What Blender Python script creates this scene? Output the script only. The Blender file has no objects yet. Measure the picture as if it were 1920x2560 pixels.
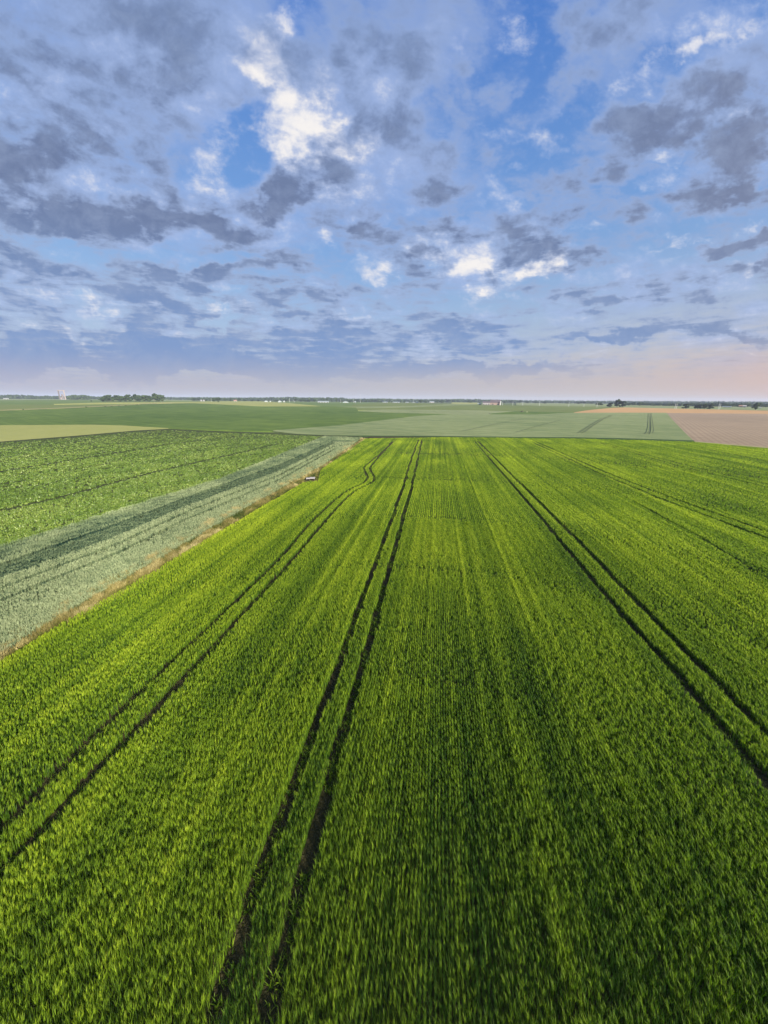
import bpy, math, random
import numpy as np
from mathutils import Vector, Matrix

scene = bpy.context.scene
R = math.radians

# ------------------------------------------------------------------ camera
CAM_H = 19.6
F_PX = 924.0                    # focal length in pixels of the 1920 x 2560 photograph
PITCH, YAW, ROLL = R(16.86), R(7.96), R(0.4)
W_PX, H_PX = 1920.0, 2560.0
_F0 = np.array([-math.sin(YAW), math.cos(YAW), 0.0])
_R0 = np.array([math.cos(YAW), math.sin(YAW), 0.0])
_Z = np.array([0.0, 0.0, 1.0])
AX_F = math.cos(PITCH) * _F0 - math.sin(PITCH) * _Z
_U0 = math.sin(PITCH) * _F0 + math.cos(PITCH) * _Z
AX_R = math.cos(ROLL) * _R0 + math.sin(ROLL) * _U0
AX_U = -math.sin(ROLL) * _R0 + math.cos(ROLL) * _U0
CAM = np.array([0.0, 0.0, CAM_H])

cam_data = bpy.data.cameras.new('camera')
cam_data.sensor_fit = 'VERTICAL'
cam_data.sensor_height = 36.0
cam_data.lens = 36.0 * F_PX / H_PX
cam_data.clip_start = 0.1
cam_data.clip_end = 40000.0
cam = bpy.data.objects.new('camera', cam_data)
scene.collection.objects.link(cam)
cam.matrix_world = Matrix(((AX_R[0], AX_U[0], -AX_F[0], CAM[0]),
                           (AX_R[1], AX_U[1], -AX_F[1], CAM[1]),
                           (AX_R[2], AX_U[2], -AX_F[2], CAM[2]),
                           (0, 0, 0, 1)))
scene.camera = cam

# ------------------------------------------------------------------ exposure
scene.view_settings.view_transform = 'Standard'
scene.view_settings.look = 'None'
scene.view_settings.gamma = 1.0
scene.view_settings.use_curve_mapping = False
EXPOSURE = 1.5
scene.view_settings.exposure = EXPOSURE
scene.cycles.max_bounces = 6
scene.cycles.diffuse_bounces = 3
scene.cycles.transmission_bounces = 3
scene.cycles.volume_bounces = 0
scene.cycles.caustics_reflective = False
scene.cycles.caustics_refractive = False

# ------------------------------------------------------------------ sun
SUN_EL = R(22.0)
# the low sun stands behind the camera, to its right
sun_dir = math.cos(SUN_EL) * (0.62 * _R0 - 0.785 * _F0) + math.sin(SUN_EL) * _Z
sun_dir /= np.linalg.norm(sun_dir)
sun_data = bpy.data.lights.new('sun', 'SUN')
sun_data.energy = 5.0
sun_data.angle = R(4.0)
sun_data.color = (1.0, 0.9, 0.76)
sun = bpy.data.objects.new('sun', sun_data)
scene.collection.objects.link(sun)
sun.rotation_euler = Vector(sun_dir).to_track_quat('Z', 'Y').to_euler()
sun.location = (60, -40, 60)


# ------------------------------------------------------------------ node helper
class Nodes:
    def __init__(self, tree):
        self.t = tree
        tree.nodes.clear()

    def new(self, kind, **props):
        n = self.t.nodes.new(kind)
        for k, v in props.items():
            setattr(n, k, v)
        return n

    def put(self, sock, v):
        if v is None:
            return
        if isinstance(v, bpy.types.NodeSocket):
            self.t.links.new(v, sock)
        elif isinstance(v, (tuple, list)) and len(v) == 3 and sock.type == 'RGBA':
            sock.default_value = (*v, 1.0)
        else:
            sock.default_value = v

    def math(self, op, a, b=None, c=None, clamp=False):
        n = self.new('ShaderNodeMath', operation=op, use_clamp=clamp)
        for i, v in enumerate((a, b, c)):
            self.put(n.inputs[i], v)
        return n.outputs[0]

    def vec(self, op, a, b=None, c=None):
        n = self.new('ShaderNodeVectorMath', operation=op)
        self.put(n.inputs[0], a)
        if op == 'SCALE':
            self.put(n.inputs['Scale'], b)
        else:
            self.put(n.inputs[1], b)
            self.put(n.inputs[2], c)
        return n.outputs['Value'] if op in ('DOT_PRODUCT', 'LENGTH') else n.outputs['Vector']

    def noise(self, vec, scale, detail=4.0, rough=0.5, lac=2.0, dist=0.0, color=False, norm=True):
        n = self.new('ShaderNodeTexNoise')
        n.normalize = norm
        self.put(n.inputs['Vector'], vec)
        for k, v in (('Scale', scale), ('Detail', detail), ('Roughness', rough), ('Lacunarity', lac), ('Distortion', dist)):
            self.put(n.inputs[k], v)
        return n.outputs['Color' if color else 'Fac']

    def ramp(self, x, lo, hi, a=0.0, b=1.0, kind='SMOOTHSTEP'):
        n = self.new('ShaderNodeMapRange', interpolation_type=kind, clamp=True)
        for i, v in enumerate((x, lo, hi, a, b)):
            self.put(n.inputs[i], v)
        return n.outputs[0]

    def mix(self, f, a, b, blend='MIX'):
        n = self.new('ShaderNodeMix', data_type='RGBA', blend_type=blend)
        self.put(n.inputs[0], f)
        self.put(n.inputs[6], a)
        self.put(n.inputs[7], b)
        return n.outputs[2]

    def sep(self, v):
        n = self.new('ShaderNodeSeparateXYZ')
        self.put(n.inputs[0], v)
        return n.outputs

    def comb(self, x, y, z):
        n = self.new('ShaderNodeCombineXYZ')
        for i, v in enumerate((x, y, z)):
            self.put(n.inputs[i], v)
        return n.outputs[0]

    def colramp(self, x, stops):
        n = self.new('ShaderNodeValToRGB')
        self.put(n.inputs[0], x)
        e = n.color_ramp.elements
        e[0].position, e[0].color = stops[0][0], (*stops[0][1], 1)
        e[1].position, e[1].color = stops[-1][0], (*stops[-1][1], 1)
        for p, c in stops[1:-1]:
            k = e.new(p)
            k.color = (*c, 1)
        return n.outputs[0]


def lin(r, g, b):
    """sRGB 0-255 to linear."""
    return tuple(((v / 255.0) / 12.92 if v < 10 else ((v / 255.0 + 0.055) / 1.055) ** 2.4) for v in (r, g, b))


# ------------------------------------------------------------------ pixel / world helpers
def px_dir(px, py):
    px, py = np.asarray(px, float), np.asarray(py, float)
    xc, yc = (px - W_PX / 2) / F_PX, -(py - H_PX / 2) / F_PX
    d = xc[..., None] * AX_R + yc[..., None] * AX_U + AX_F
    return d / np.linalg.norm(d, axis=-1, keepdims=True)


def project(P):
    q = np.asarray(P, float) - CAM
    dep = q @ AX_F
    dep = np.where(np.abs(dep) < 1e-6, 1e-6, dep)
    return W_PX / 2 + F_PX * (q @ AX_R) / dep, H_PX / 2 - F_PX * (q @ AX_U) / dep, dep


# ------------------------------------------------------------------ sky: Nishita sky with two layers of cloud, laid out by direction
world = bpy.data.worlds.new('World')
scene.world = world
world.use_nodes = True
N = Nodes(world.node_tree)
WS = 0.1                                     # world strength
UNIT = 1.0 / (WS * 2 ** EXPOSURE)            # cloud colours are given as they appear


def sky_rgb(r, g, b, k=1.0):
    return tuple(c * UNIT * k for c in lin(r, g, b))


d_in = N.new('ShaderNodeTexCoord').outputs['Generated']
sky = N.new('ShaderNodeTexSky', sky_type='NISHITA')
sky.sun_disc = False
sky.sun_elevation = SUN_EL
sky.sun_rotation = math.atan2(sun_dir[0], sun_dir[1])
sky.altitude = 100
sky.air_density = 1.0
sky.dust_density = 1.5
sky.ozone_density = 2.0
dz = N.vec('DOT_PRODUCT', d_in, (0, 0, 1))
dr = N.vec('DOT_PRODUCT', d_in, tuple(_R0))
df = N.math('MAXIMUM', N.vec('DOT_PRODUCT', d_in, tuple(_F0)), 0.12)
su = N.math('DIVIDE', dr, df)
sv = N.math('DIVIDE', dz, df)


def px_uv(px, py):
    d = px_dir(px, py)
    return np.array([d @ _R0 / (d @ _F0), d[..., 2] / (d @ _F0)])


# cloud plane coordinates
zc = N.math('ADD', N.math('MAXIMUM', dz, 0.0), 0.055)
pl = N.vec('MULTIPLY', N.comb(N.math('DIVIDE', dr, zc), N.math('DIVIDE', N.vec('DOT_PRODUCT', d_in, tuple(_F0)), zc), 0.0), (1, 1, 1))
# ragged edges: the blobs below are read at a wandering direction
warp_n = N.noise(N.comb(N.math('MULTIPLY', su, 1.0), N.math('MULTIPLY', sv, 1.5), 3.7), 4.5, 5, 0.6, color=True)
warp = N.vec('MULTIPLY', N.vec('SUBTRACT', warp_n, (0.5, 0.5, 0.5)), (0.30, 0.24, 0.0))
UV = N.vec('ADD', N.vec('ADD', N.comb(su, sv, 0.0), warp), (0, 0, 1))


def blobs(items):
    """sum of soft ellipses: (px, py, rx, ry, angle in degrees clockwise, weight)."""
    acc = None
    for (px, py, rx, ry, ang, w) in items:
        c = px_uv(px, py)
        ca, sa = math.cos(R(ang)), math.sin(R(ang))
        e1 = px_uv(px + rx * ca * .5, py + rx * sa * .5) - px_uv(px - rx * ca * .5, py - rx * sa * .5)
        e2 = px_uv(px - ry * sa * .5, py + ry * ca * .5) - px_uv(px + ry * sa * .5, py - ry * ca * .5)
        A = np.linalg.inv(np.array([e1, e2]).T)
        o = -A @ c
        s = N.vec('DOT_PRODUCT', UV, (A[0, 0], A[0, 1], o[0]))
        t = N.vec('DOT_PRODUCT', UV, (A[1, 0], A[1, 1], o[1]))
        q = N.math('MULTIPLY_ADD', s, s, N.math('MULTIPLY', t, t))
        v = N.ramp(q, 0.0, 1.6, w, 0.0, 'SMOOTHERSTEP')
        acc = v if acc is None else N.math('ADD', acc, v)
    return acc

DARK = [  # grey-blue cloud masses (+) and openings (-)
    (330, 130, 520, 260, 10, .20), (120, 60, 260, 200, 0, .10), (500, 170, 200, 110, 10, .10),
    (90, 460, 190, 110, 20, .42), (60, 330, 150, 120, 40, .16), (300, 400, 200, 90, 40, .16), (230, 260, 200, 110, 35, .10),
    (980, 130, 130, 220, 10, .16), (1080, 330, 260, 150, -15, .20), (900, 250, 90, 170, 10, .18),
    (790, 440, 110, 70, -14, .34), (900, 490, 110, 55, -10, .24), (700, 500, 110, 45, -4, .24), (640, 490, 120, 50, -5, .20), (800, 225, 30, 70, 5, .14),
    (1600, 285, 120, 55, -8, .32), (1730, 275, 160, 70, -16, .32), (1860, 190, 150, 80, -28, .34), (1800, 440, 150, 60, -20, .34), (1890, 380, 130, 80, -20, .34), (1580, 410, 120, 60, -22, .32),
    (1620, 50, 300, 90, -10, .24), (1100, 130, 110, 190, 10, .20), (1560, 60, 60, 150, 15, .08),
    (300, 535, 130, 60, 20, .38), (190, 560, 150, 60, 30, .30), (420, 545, 90, 55, 10, .26), (540, 568, 90, 40, 5, .32), (640, 612, 120, 35, 12, .26), (40, 625, 80, 50, 0, .16),
    (700, 668, 70, 28, 5, .22), (760, 600, 90, 40, 5, .12),
    (130, 700, 180, 50, 8, .20), (330, 690, 130, 60, 15, .20), (480, 740, 210, 62, -14, .34), (720, 765, 130, 28, -8, .26), (560, 700, 80, 40, -5, .18),
    (250, 825, 140, 34, 4, .26), (60, 800, 120, 120, 0, .14),
    (1130, 540, 90, 32, -5, .20), (1200, 590, 90, 40, -12, .22), (1310, 620, 90, 36, -12, .26), (1270, 500, 60, 22, -5, .24), (1050, 655, 70, 38, 0, .34), (1180, 645, 70, 26, -12, .30), (1130, 690, 50, 14, 0, .2), (960, 560, 70, 30, -8, .22),
    (1380, 540, 140, 40, -12, .16), (1440, 620, 90, 30, -12, .18), (1190, 700, 60, 14, 2, .20), (1600, 560, 70, 35, 0, .14), (1650, 500, 90, 30, -8, .10),
    (1770, 628, 60, 30, -12, .36), (1890, 600, 70, 28, -10, .36), (1915, 670, 30, 20, 0, .3), (1700, 700, 120, 26, -10, .20), (1830, 705, 120, 22, -14, .20),
    (1430, 730, 60, 18, -6, .26), (1530, 742, 55, 18, 0, .26), (1370, 755, 60, 14, -8, .18), (1520, 780, 45, 9, 0, .26), (1540, 695, 80, 16, -10, .2),
    (1000, 735, 90, 22, -3, .14), (1130, 800, 110, 34, -4, .28), (1180, 835, 150, 40, 0, .24), (1450, 845, 70, 17, -3, .28),
    (1660, 842, 170, 24, -4, .30), (1850, 825, 130, 16, -5, .26), (1560, 850, 90, 16, 0, .2),
    (900, 840, 220, 46, -3, .26), (600, 860, 330, 50, 0, .26), (250, 885, 420, 50, 0, .34), (800, 908, 560, 36, 1, .42), (1250, 915, 300, 22, 0, .34), (300, 912, 420, 26, 0, .32), (150, 928, 320, 18, 0, .34),
    # openings
    (610, 370, 100, 100, 10, -.60), (745, 300, 100, 130, 20, -.22), (660, 230, 50, 80, 0, -.25), (790, 380, 90, 40, 0, -.20), (730, 40, 70, 90, 20, -.14),
    (1190, 250, 170, 80, -20, -.26), (1340, 90, 70, 120, 10, -.26), (1420, 270, 60, 60, 0, -.20), (1330, 340, 140, 60, -20, -.16), (1250, 450, 160, 60, -15, -.14),
    (1750, 130, 180, 40, -25, -.16), (1680, 370, 220, 30, -14, -.16), (1450, 380, 100, 60, 0, -.10),
    (1000, 470, 120, 40, 0, -.08), (480, 420, 60, 80, 20, -.14), (150, 640, 150, 30, 5, -.20), (400, 640, 260, 32, 5, -.16), (250, 780, 170, 26, 0, -.2), (560, 790, 70, 16, 0, -.26),
    (700, 640, 160, 40, 0, -.12), (900, 690, 180, 40, 0, -.16), (1100, 735, 200, 34, 0, -.10), (1300, 690, 140, 30, -6, -.16), (1600, 640, 120, 50, 0, -.12),
    (1650, 760, 200, 26, -5, -.12), (1300, 790, 140, 30, 0, -.14), (200, 832, 160, 22, 4, -.18), (1500, 900, 300, 30, 0, -.12), (560, 480, 60, 60, 20, -.12),
]
WHITE = [  # bright cloud behind
    (740, 300, 160, 120, 50, .52), (690, 340, 70, 110, 0, .14), (640, 190, 50, 60, 20, .2), (660, 210, 70, 70, 40, .30), (820, 350, 100, 70, 20, .46), (730, 415, 50, 40, 0, .30), (660, 130, 80, 110, 20, .34), (780, 200, 60, 60, 0, .2), (690, 60, 60, 120, 15, .22),
    (890, 500, 110, 60, -20, .34), (640, 530, 70, 40, 0, .20), (500, 420, 40, 70, 25, .28), (470, 480, 110, 30, 0, .22), (300, 470, 120, 30, 10, .12),
    (1130, 630, 280, 90, -6, .30), (1210, 690, 200, 36, -8, .28), (1360, 645, 60, 36, -20, .2), (1040, 620, 80, 50, -20, .24), (1110, 560, 70, 30, 0, .16), (960, 685, 90, 26, 0, .22), (1370, 640, 60, 34, -20, .5), (1180, 690, 60, 14, 0, .2), (820, 595, 40, 30, 0, .4),
    (1480, 370, 70, 24, -4, .34), (1640, 180, 150, 40, -20, .26), (1820, 110, 150, 40, -25, .18), (1720, 360, 180, 24, -14, .30), (1860, 320, 90, 40, -20, .3), (1500, 250, 60, 30, 0, .14),
    (1740, 590, 170, 14, -10, .30), (1860, 690, 50, 24, 0, .46), (1700, 300, 180, 60, -14, .1),
    (230, 835, 180, 14, 3, .44), (330, 862, 60, 8, 8, .34), (160, 765, 110, 22, -6, .28), (280, 770, 60, 24, 0, .3), (540, 775, 90, 14, 0, .36), (640, 785, 60, 10, 0, .3), (870, 795, 60, 16, 0, .26), (690, 830, 50, 10, 0, .16),
    (450, 830, 30, 16, 0, .24), (870, 890, 40, 6, 0, .30), (950, 905, 40, 4, 0, .2), (1050, 880, 90, 12, 0, .16),
    (1880, 868, 50, 5, -3, .3), (1000, 720, 200, 20, 0, .1), (170, 370, 90, 30, 40, .16), (30, 260, 20, 60, -20, .16), (320, 470, 60, 20, 0, .15),
]
bD = blobs(DARK)
bW = blobs(WHITE)

# clear sky: Nishita, paler towards the horizon, lilac on the left of it and pink on the right
clear = N.mix(1.0, sky.outputs[0], (0.30, 0.36, 0.44), 'MULTIPLY')
blue = N.colramp(N.math('MULTIPLY', dz, 1.25), [(0.0, sky_rgb(186, 186, 202)), (0.10, sky_rgb(182, 194, 214)), (0.24, sky_rgb(160, 192, 228)),
                                                (0.45, sky_rgb(122, 168, 228)), (0.75, sky_rgb(78, 132, 216)), (1.0, sky_rgb(62, 118, 206))])
clear = N.mix(0.75, clear, blue)
side = N.ramp(su, -1.0, 1.15, 0.0, 1.0, 'LINEAR')
hz_col = N.colramp(side, [(0.0, sky_rgb(182, 178, 194)), (0.45, sky_rgb(188, 184, 190)), (0.72, sky_rgb(200, 187, 184)), (1.0, sky_rgb(216, 184, 172))])
warm = N.math('MULTIPLY', N.ramp(dz, 0.0, 0.30, 1.0, 0.0), N.ramp(su, -0.1, 1.1, 0.15, 0.75))
clear = N.mix(warm, clear, sky_rgb(216, 200, 192))
# noise shared by the layers
n1 = N.noise(pl, 2.9, 7, 0.60, dist=0.25)
n2 = N.noise(N.comb(N.math('MULTIPLY_ADD', sv, 0.35, su), N.math('MULTIPLY', sv, 1.5), 0.0), 8.0, 6, 0.62)
n3 = N.noise(N.vec('ADD', pl, (11, 4, 0)), 0.9, 3, 0.55)
a1 = N.math('SUBTRACT', n1, 0.5)
a2 = N.math('SUBTRACT', n2, 0.5)
a3 = N.math('SUBTRACT', n3, 0.5)
# thin high veil
veil = N.ramp(N.math('MULTIPLY_ADD', bD, 0.5, N.math('MULTIPLY_ADD', a3, 1.2, N.math('MULTIPLY', a2, -0.9))), -0.14, 0.34, 0.0, 0.75)
clear = N.mix(veil, clear, sky_rgb(164, 186, 230))

# white layer
wv = N.math('ADD', N.math('MULTIPLY_ADD', a2, -1.55, N.math('MULTIPLY', a1, -1.1)), N.math('MULTIPLY', bW, 0.8))
n4 = N.math('SUBTRACT', N.noise(N.comb(su, N.math('MULTIPLY', sv, 1.2), 5.0), 22.0, 4, 0.65, dist=0.4), 0.5)
wv = N.math('MULTIPLY_ADD', n4, -0.8, wv)
w_a = N.ramp(wv, 0.02, 0.74, 0.0, 1.0)
w_col = N.mix(N.ramp(wv, 0.05, 0.90), sky_rgb(180, 196, 230), sky_rgb(247, 243, 241))
c1 = N.mix(w_a, clear, w_col)

# grey layer
rag = N.math('MULTIPLY', N.ramp(dz, 0.06, 0.26, 0.65, 1.40), N.ramp(dz, 0.42, 0.70, 1.0, 0.68))
dv = N.math('ADD', N.math('MULTIPLY_ADD', n4, 0.35, N.math('MULTIPLY', rag, N.math('MULTIPLY_ADD', a1, 1.5, N.math('MULTIPLY', a2, 1.0)))), N.math('MULTIPLY_ADD', a3, 0.3, N.math('MULTIPLY', bD, 0.85)))
soft = N.ramp(dz, 0.08, 0.6, 0.0, 1.0)
m_a = N.ramp(dv, -0.25, 0.24, 0.0, 0.74)
d_a = N.ramp(dv, N.math('MULTIPLY_ADD', soft, -0.10, 0.0), N.math("MULTIPLY_ADD", soft, 0.38, 0.28), 0.0, 0.94)
core = N.ramp(dv, -0.05, 0.42)
edge_c = N.mix(soft, sky_rgb(164, 178, 206), sky_rgb(164, 184, 220))
core_c = N.mix(N.ramp(dz, 0.12, 0.36), sky_rgb(123, 152, 200), sky_rgb(106, 122, 158))
core_c = N.mix(N.ramp(dz, 0.35, 0.75), core_c, sky_rgb(118, 140, 180))
core_c = N.mix(N.math('MULTIPLY', N.ramp(su, 0.3, 1.1), 0.5), core_c, sky_rgb(136, 140, 160))
cl = N.mix(N.ramp(N.math('MULTIPLY_ADD', n4, 1.0, N.math('MULTIPLY_ADD', a2, -1.3, core)), -0.05, 1.1, kind='LINEAR'), edge_c, core_c)
c2 = N.mix(d_a, N.mix(m_a, c1, N.mix(N.ramp(dz, 0.1, 0.4), sky_rgb(162, 180, 212), sky_rgb(150, 172, 216))), cl)
# distant air in front of the lowest clouds
low = N.ramp(N.math('ADD', dz, N.math('MULTIPLY_ADD', side, -0.03, N.math('MULTIPLY', a2, 0.05))), 0.0, 0.105, 1.0, 0.0)
c3 = N.mix(N.math('MULTIPLY', low, 0.94), c2, hz_col)
bg = N.new('ShaderNodeBackground')
N.put(bg.inputs[0], c3)
bg.inputs[1].default_value = WS
# the rest of the sky, behind and overhead: the same Nishita sky under broken grey cloud
f_real = N.vec('DOT_PRODUCT', d_in, tuple(_F0))
cover = N.ramp(N.noise(pl, 1.1, 3, 0.55), 0.40, 0.62, 0.0, 0.8)
rest = N.mix(cover, N.mix(0.6, N.mix(1.0, sky.outputs[0], (0.30, 0.36, 0.44), 'MULTIPLY'), sky_rgb(120, 165, 226)), sky_rgb(150, 162, 196))
bg2 = N.new('ShaderNodeBackground')
N.put(bg2.inputs[0], rest)
bg2.inputs[1].default_value = WS
front = N.math('MULTIPLY', N.ramp(f_real, 0.22, 0.34), N.ramp(dz, -0.05, -0.02))
front = N.math('MULTIPLY', front, N.ramp(N.math('ABSOLUTE', N.math('DIVIDE', dr, df)), 1.45, 1.7, 1.0, 0.0))
ms = N.new('ShaderNodeMixShader')
N.put(ms.inputs[0], front)
N.t.links.new(bg2.outputs[0], ms.inputs[1])
N.t.links.new(bg.outputs[0], ms.inputs[2])
out = N.new('ShaderNodeOutputWorld')
N.t.links.new(ms.outputs[0], out.inputs[0])
world.cycles.sampling_method = 'NONE'

# ------------------------------------------------------------------ terrain
def ss(t):
    t = np.clip(t, 0, 1)
    return t * t * (3 - 2 * t)


def terrain(x, y):
    x, y = np.asarray(x, float), np.asarray(y, float)
    r = np.hypot(x, y)
    z = 9.3 * ss((r - 235.0) / 820.0)
    z = z + 3.2 * ss((-x - 350.0) / 700.0) * ss((r - 700.0) / 900.0)
    z = z + 0.5 * np.sin(x / 170.0 + 1.0) * np.sin(y / 140.0) * ss((r - 260.0) / 200.0) * (1 - ss((r - 600) / 600))
    z = z - 3.5 * ss((r - 2600) / 1500.0)
    return z


_TT = np.concatenate([np.linspace(8, 400, 400), np.geomspace(403, 9000, 1400)])


def ground_at(px, py):
    """where the sight line through a photograph pixel meets the terrain -> (n, 3)."""
    px, py = np.broadcast_arrays(np.atleast_1d(np.asarray(px, float)), np.atleast_1d(np.asarray(py, float)))
    out = np.zeros((px.size, 3))
    D = px_dir(px.ravel(), py.ravel())
    for k in range(0, D.shape[0], 4000):
        d = D[k:k + 4000]
        P = CAM + d[:, None, :] * _TT[None, :, None]
        g = P[..., 2] - terrain(P[..., 0], P[..., 1])
        below = g <= 0
        i = np.where(below.any(1), below.argmax(1), len(_TT) - 1)
        i = np.maximum(i, 1)
        rr = np.arange(len(i))
        g0, g1 = g[rr, i - 1], g[rr, i]
        f = np.where(np.abs(g0 - g1) > 1e-9, np.clip(g0 / (g0 - g1 + 1e-12), 0, 1), 1.0)
        f = np.where(below.any(1), f, 1.0)
        t = _TT[i - 1] + f * (_TT[i] - _TT[i - 1])
        Q = CAM + d * t[:, None]
        Q[:, 2] = terrain(Q[:, 0], Q[:, 1])
        out[k:k + 4000] = Q
    return out.reshape(px.shape + (3,))


# ------------------------------------------------------------------ mesh helpers
COL = scene.collection


def link(name, me, mat=None, parent=None):
    o = bpy.data.objects.new(name, me)
    COL.objects.link(o)
    if mat is not None and me is not None:
        me.materials.append(mat)
    if parent is not None:
        o.parent = parent
    return o


def mesh_from(name, V, faces, attrs=None, smooth=False):
    """V (n,3); faces: list of int arrays (m,k)."""
    me = bpy.data.meshes.new(name)
    V = np.ascontiguousarray(V, dtype=np.float32)
    me.vertices.add(len(V))
    me.vertices.foreach_set('co', V.ravel())
    loops = np.concatenate([np.asarray(f, np.int32).ravel() for f in faces])
    tot = np.concatenate([np.full(len(f), np.asarray(f).shape[1], np.int32) for f in faces])
    st = np.concatenate([[0], np.cumsum(tot)[:-1]]).astype(np.int32)
    me.loops.add(len(loops))
    me.loops.foreach_set('vertex_index', loops)
    me.polygons.add(len(tot))
    me.polygons.foreach_set('loop_start', st)
    me.polygons.foreach_set('loop_total', tot)
    me.polygons.foreach_set('use_smooth', np.full(len(tot), smooth, dtype=bool))
    for k, v in (attrs or {}).items():
        a = me.attributes.new(k, 'FLOAT', 'POINT')
        a.data.foreach_set('value', np.ascontiguousarray(v, dtype=np.float32))
    me.update(calc_edges=True)
    return me


class MB:
    """collects boxes, prisms, tubes into one mesh."""
    def __init__(self):
        self.v, self.f = [], []

    def add(self, vs, fs):
        b = len(self.v)
        self.v += [tuple(map(float, p)) for p in vs]
        self.f += [tuple(i + b for i in f) for f in fs]
        return self

    def box(self, c, s, rz=0.0, taper=1.0):
        x, y, z = s[0] / 2, s[1] / 2, s[2]
        ca, sa = math.cos(rz), math.sin(rz)
        vs = []
        for (h, k) in ((0, 1.0), (z, taper)):
            for (a, b) in ((-x, -y), (x, -y), (x, y), (-x, y)):
                a, b = a * k, b * k
                vs.append((c[0] + a * ca - b * sa, c[1] + a * sa + b * ca, c[2] + h))
        return self.add(vs, [(3, 2, 1, 0), (4, 5, 6, 7), (0, 1, 5, 4), (1, 2, 6, 5), (2, 3, 7, 6), (3, 0, 4, 7)])

    def gable(self, c, s, h, over=0.4, t=0.25):
        """pitched roof, ridge along x, on a plan of s at height c.z."""
        x, y = s[0] / 2 + over, s[1] / 2 + over
        d = -h * over / (s[1] / 2)
        vs = [(-x, -y, d), (x, -y, d), (x, y, d), (-x, y, d), (-x, 0, h), (x, 0, h),
              (-x, -y, d - t), (x, -y, d - t), (x, y, d - t), (-x, y, d - t), (-x, 0, h - t), (x, 0, h - t)]
        vs = [(a + c[0], b + c[1], e + c[2]) for a, b, e in vs]
        return self.add(vs, [(0, 1, 5, 4), (2, 3, 4, 5), (7, 6, 10, 11), (9, 8, 11, 10), (1, 0, 6, 7), (3, 2, 8, 9),
                             (0, 4, 10, 6), (4, 3, 9, 10), (5, 1, 7, 11), (2, 5, 11, 8)])

    def house(self, c, s, h, gab):
        """walls with gable ends, ridge along x."""
        x, y = s[0] / 2, s[1] / 2
        vs = [(-x, -y, 0), (x, -y, 0), (x, y, 0), (-x, y, 0), (-x, -y, h), (x, -y, h), (x, y, h), (-x, y, h), (-x, 0, h + gab), (x, 0, h + gab)]
        vs = [(a + c[0], b + c[1], e + c[2]) for a, b, e in vs]
        return self.add(vs, [(0, 1, 5, 4), (2, 3, 7, 6), (1, 2, 6, 9, 5), (3, 0, 4, 8, 7), (3, 2, 1, 0), (4, 5, 9, 8), (6, 7, 8, 9)])

    def tube(self, pts, rad, n=8):
        pts = [Vector(p) for p in pts]
        rings = []
        for i, p in enumerate(pts):
            t = (pts[min(i + 1, len(pts) - 1)] - pts[max(i - 1, 0)]).normalized()
            a = t.orthogonal().normalized() if abs(t.z) < 0.9 else Vector((1, 0, 0)).cross(t).normalized()
            b = t.cross(a)
            r = rad[i] if isinstance(rad, (list, tuple)) else rad
            rings.append([p + (a * math.cos(q) + b * math.sin(q)) * r for q in [2 * math.pi * k / n for k in range(n)]])
        vs = [v for rg in rings for v in rg]
        fs = []
        for i in range(len(rings) - 1):
            for k in range(n):
                k2 = (k + 1) % n
                fs.append((i * n + k, i * n + k2, (i + 1) * n + k2, (i + 1) * n + k))
        fs.append(tuple(range(n))[::-1])
        fs.append(tuple((len(rings) - 1) * n + k for k in range(n)))
        return self.add(vs, fs)

    def build(self, name, mat, parent=None):
        me = bpy.data.meshes.new(name)
        me.from_pydata(self.v, [], self.f)
        me.update()
        return link(name, me, mat, parent)


def tag(o, label=None, cat=None, group=None, kind=None):
    for k, v in (('label', label), ('category', cat), ('group', group), ('kind', kind)):
        if v:
            o[k] = v
    return o


def empty(name, loc, rz=0.0):
    o = bpy.data.objects.new(name, None)
    COL.objects.link(o)
    o.location = loc
    o.rotation_euler = (0, 0, rz)
    o.empty_display_size = 0.5
    return o


def copy_tree(o, parent=None):
    c = o.copy()
    COL.objects.link(c)
    if parent is not None:
        c.parent = parent
    for ch in o.children:
        copy_tree(ch, c)
    return c


# ------------------------------------------------------------------ materials
def material(name):
    m = bpy.data.materials.new(name)
    m.use_nodes = True
    n = Nodes(m.node_tree)
    return m, n


def surface(n, bsdf_out):
    o = n.new('ShaderNodeOutputMaterial')
    n.t.links.new(bsdf_out, o.inputs[0])
    return o


def principled(n, col, rough=0.8, spec=0.25, normal=None, metal=0.0):
    b = n.new('ShaderNodeBsdfPrincipled')
    n.put(b.inputs['Base Color'], col)
    n.put(b.inputs['Roughness'], rough)
    n.put(b.inputs['Specular IOR Level'], spec)
    n.put(b.inputs['Metallic'], metal)
    if normal is not None:
        n.put(b.inputs['Normal'], normal)
    return b.outputs[0]


def simple_mat(name, rgb, var=0.25, scale=1.5, rough=0.8, spec=0.2):
    m, n = material(name)
    p = n.new('ShaderNodeTexCoord').outputs['Object']
    f = n.noise(p, scale, 5, 0.6)
    k = n.ramp(f, 0.3, 0.7, 1 - var, 1 + var, 'LINEAR')
    c = n.vec('SCALE', rgb, k)
    surface(n, principled(n, c, rough, spec))
    return m


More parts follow.
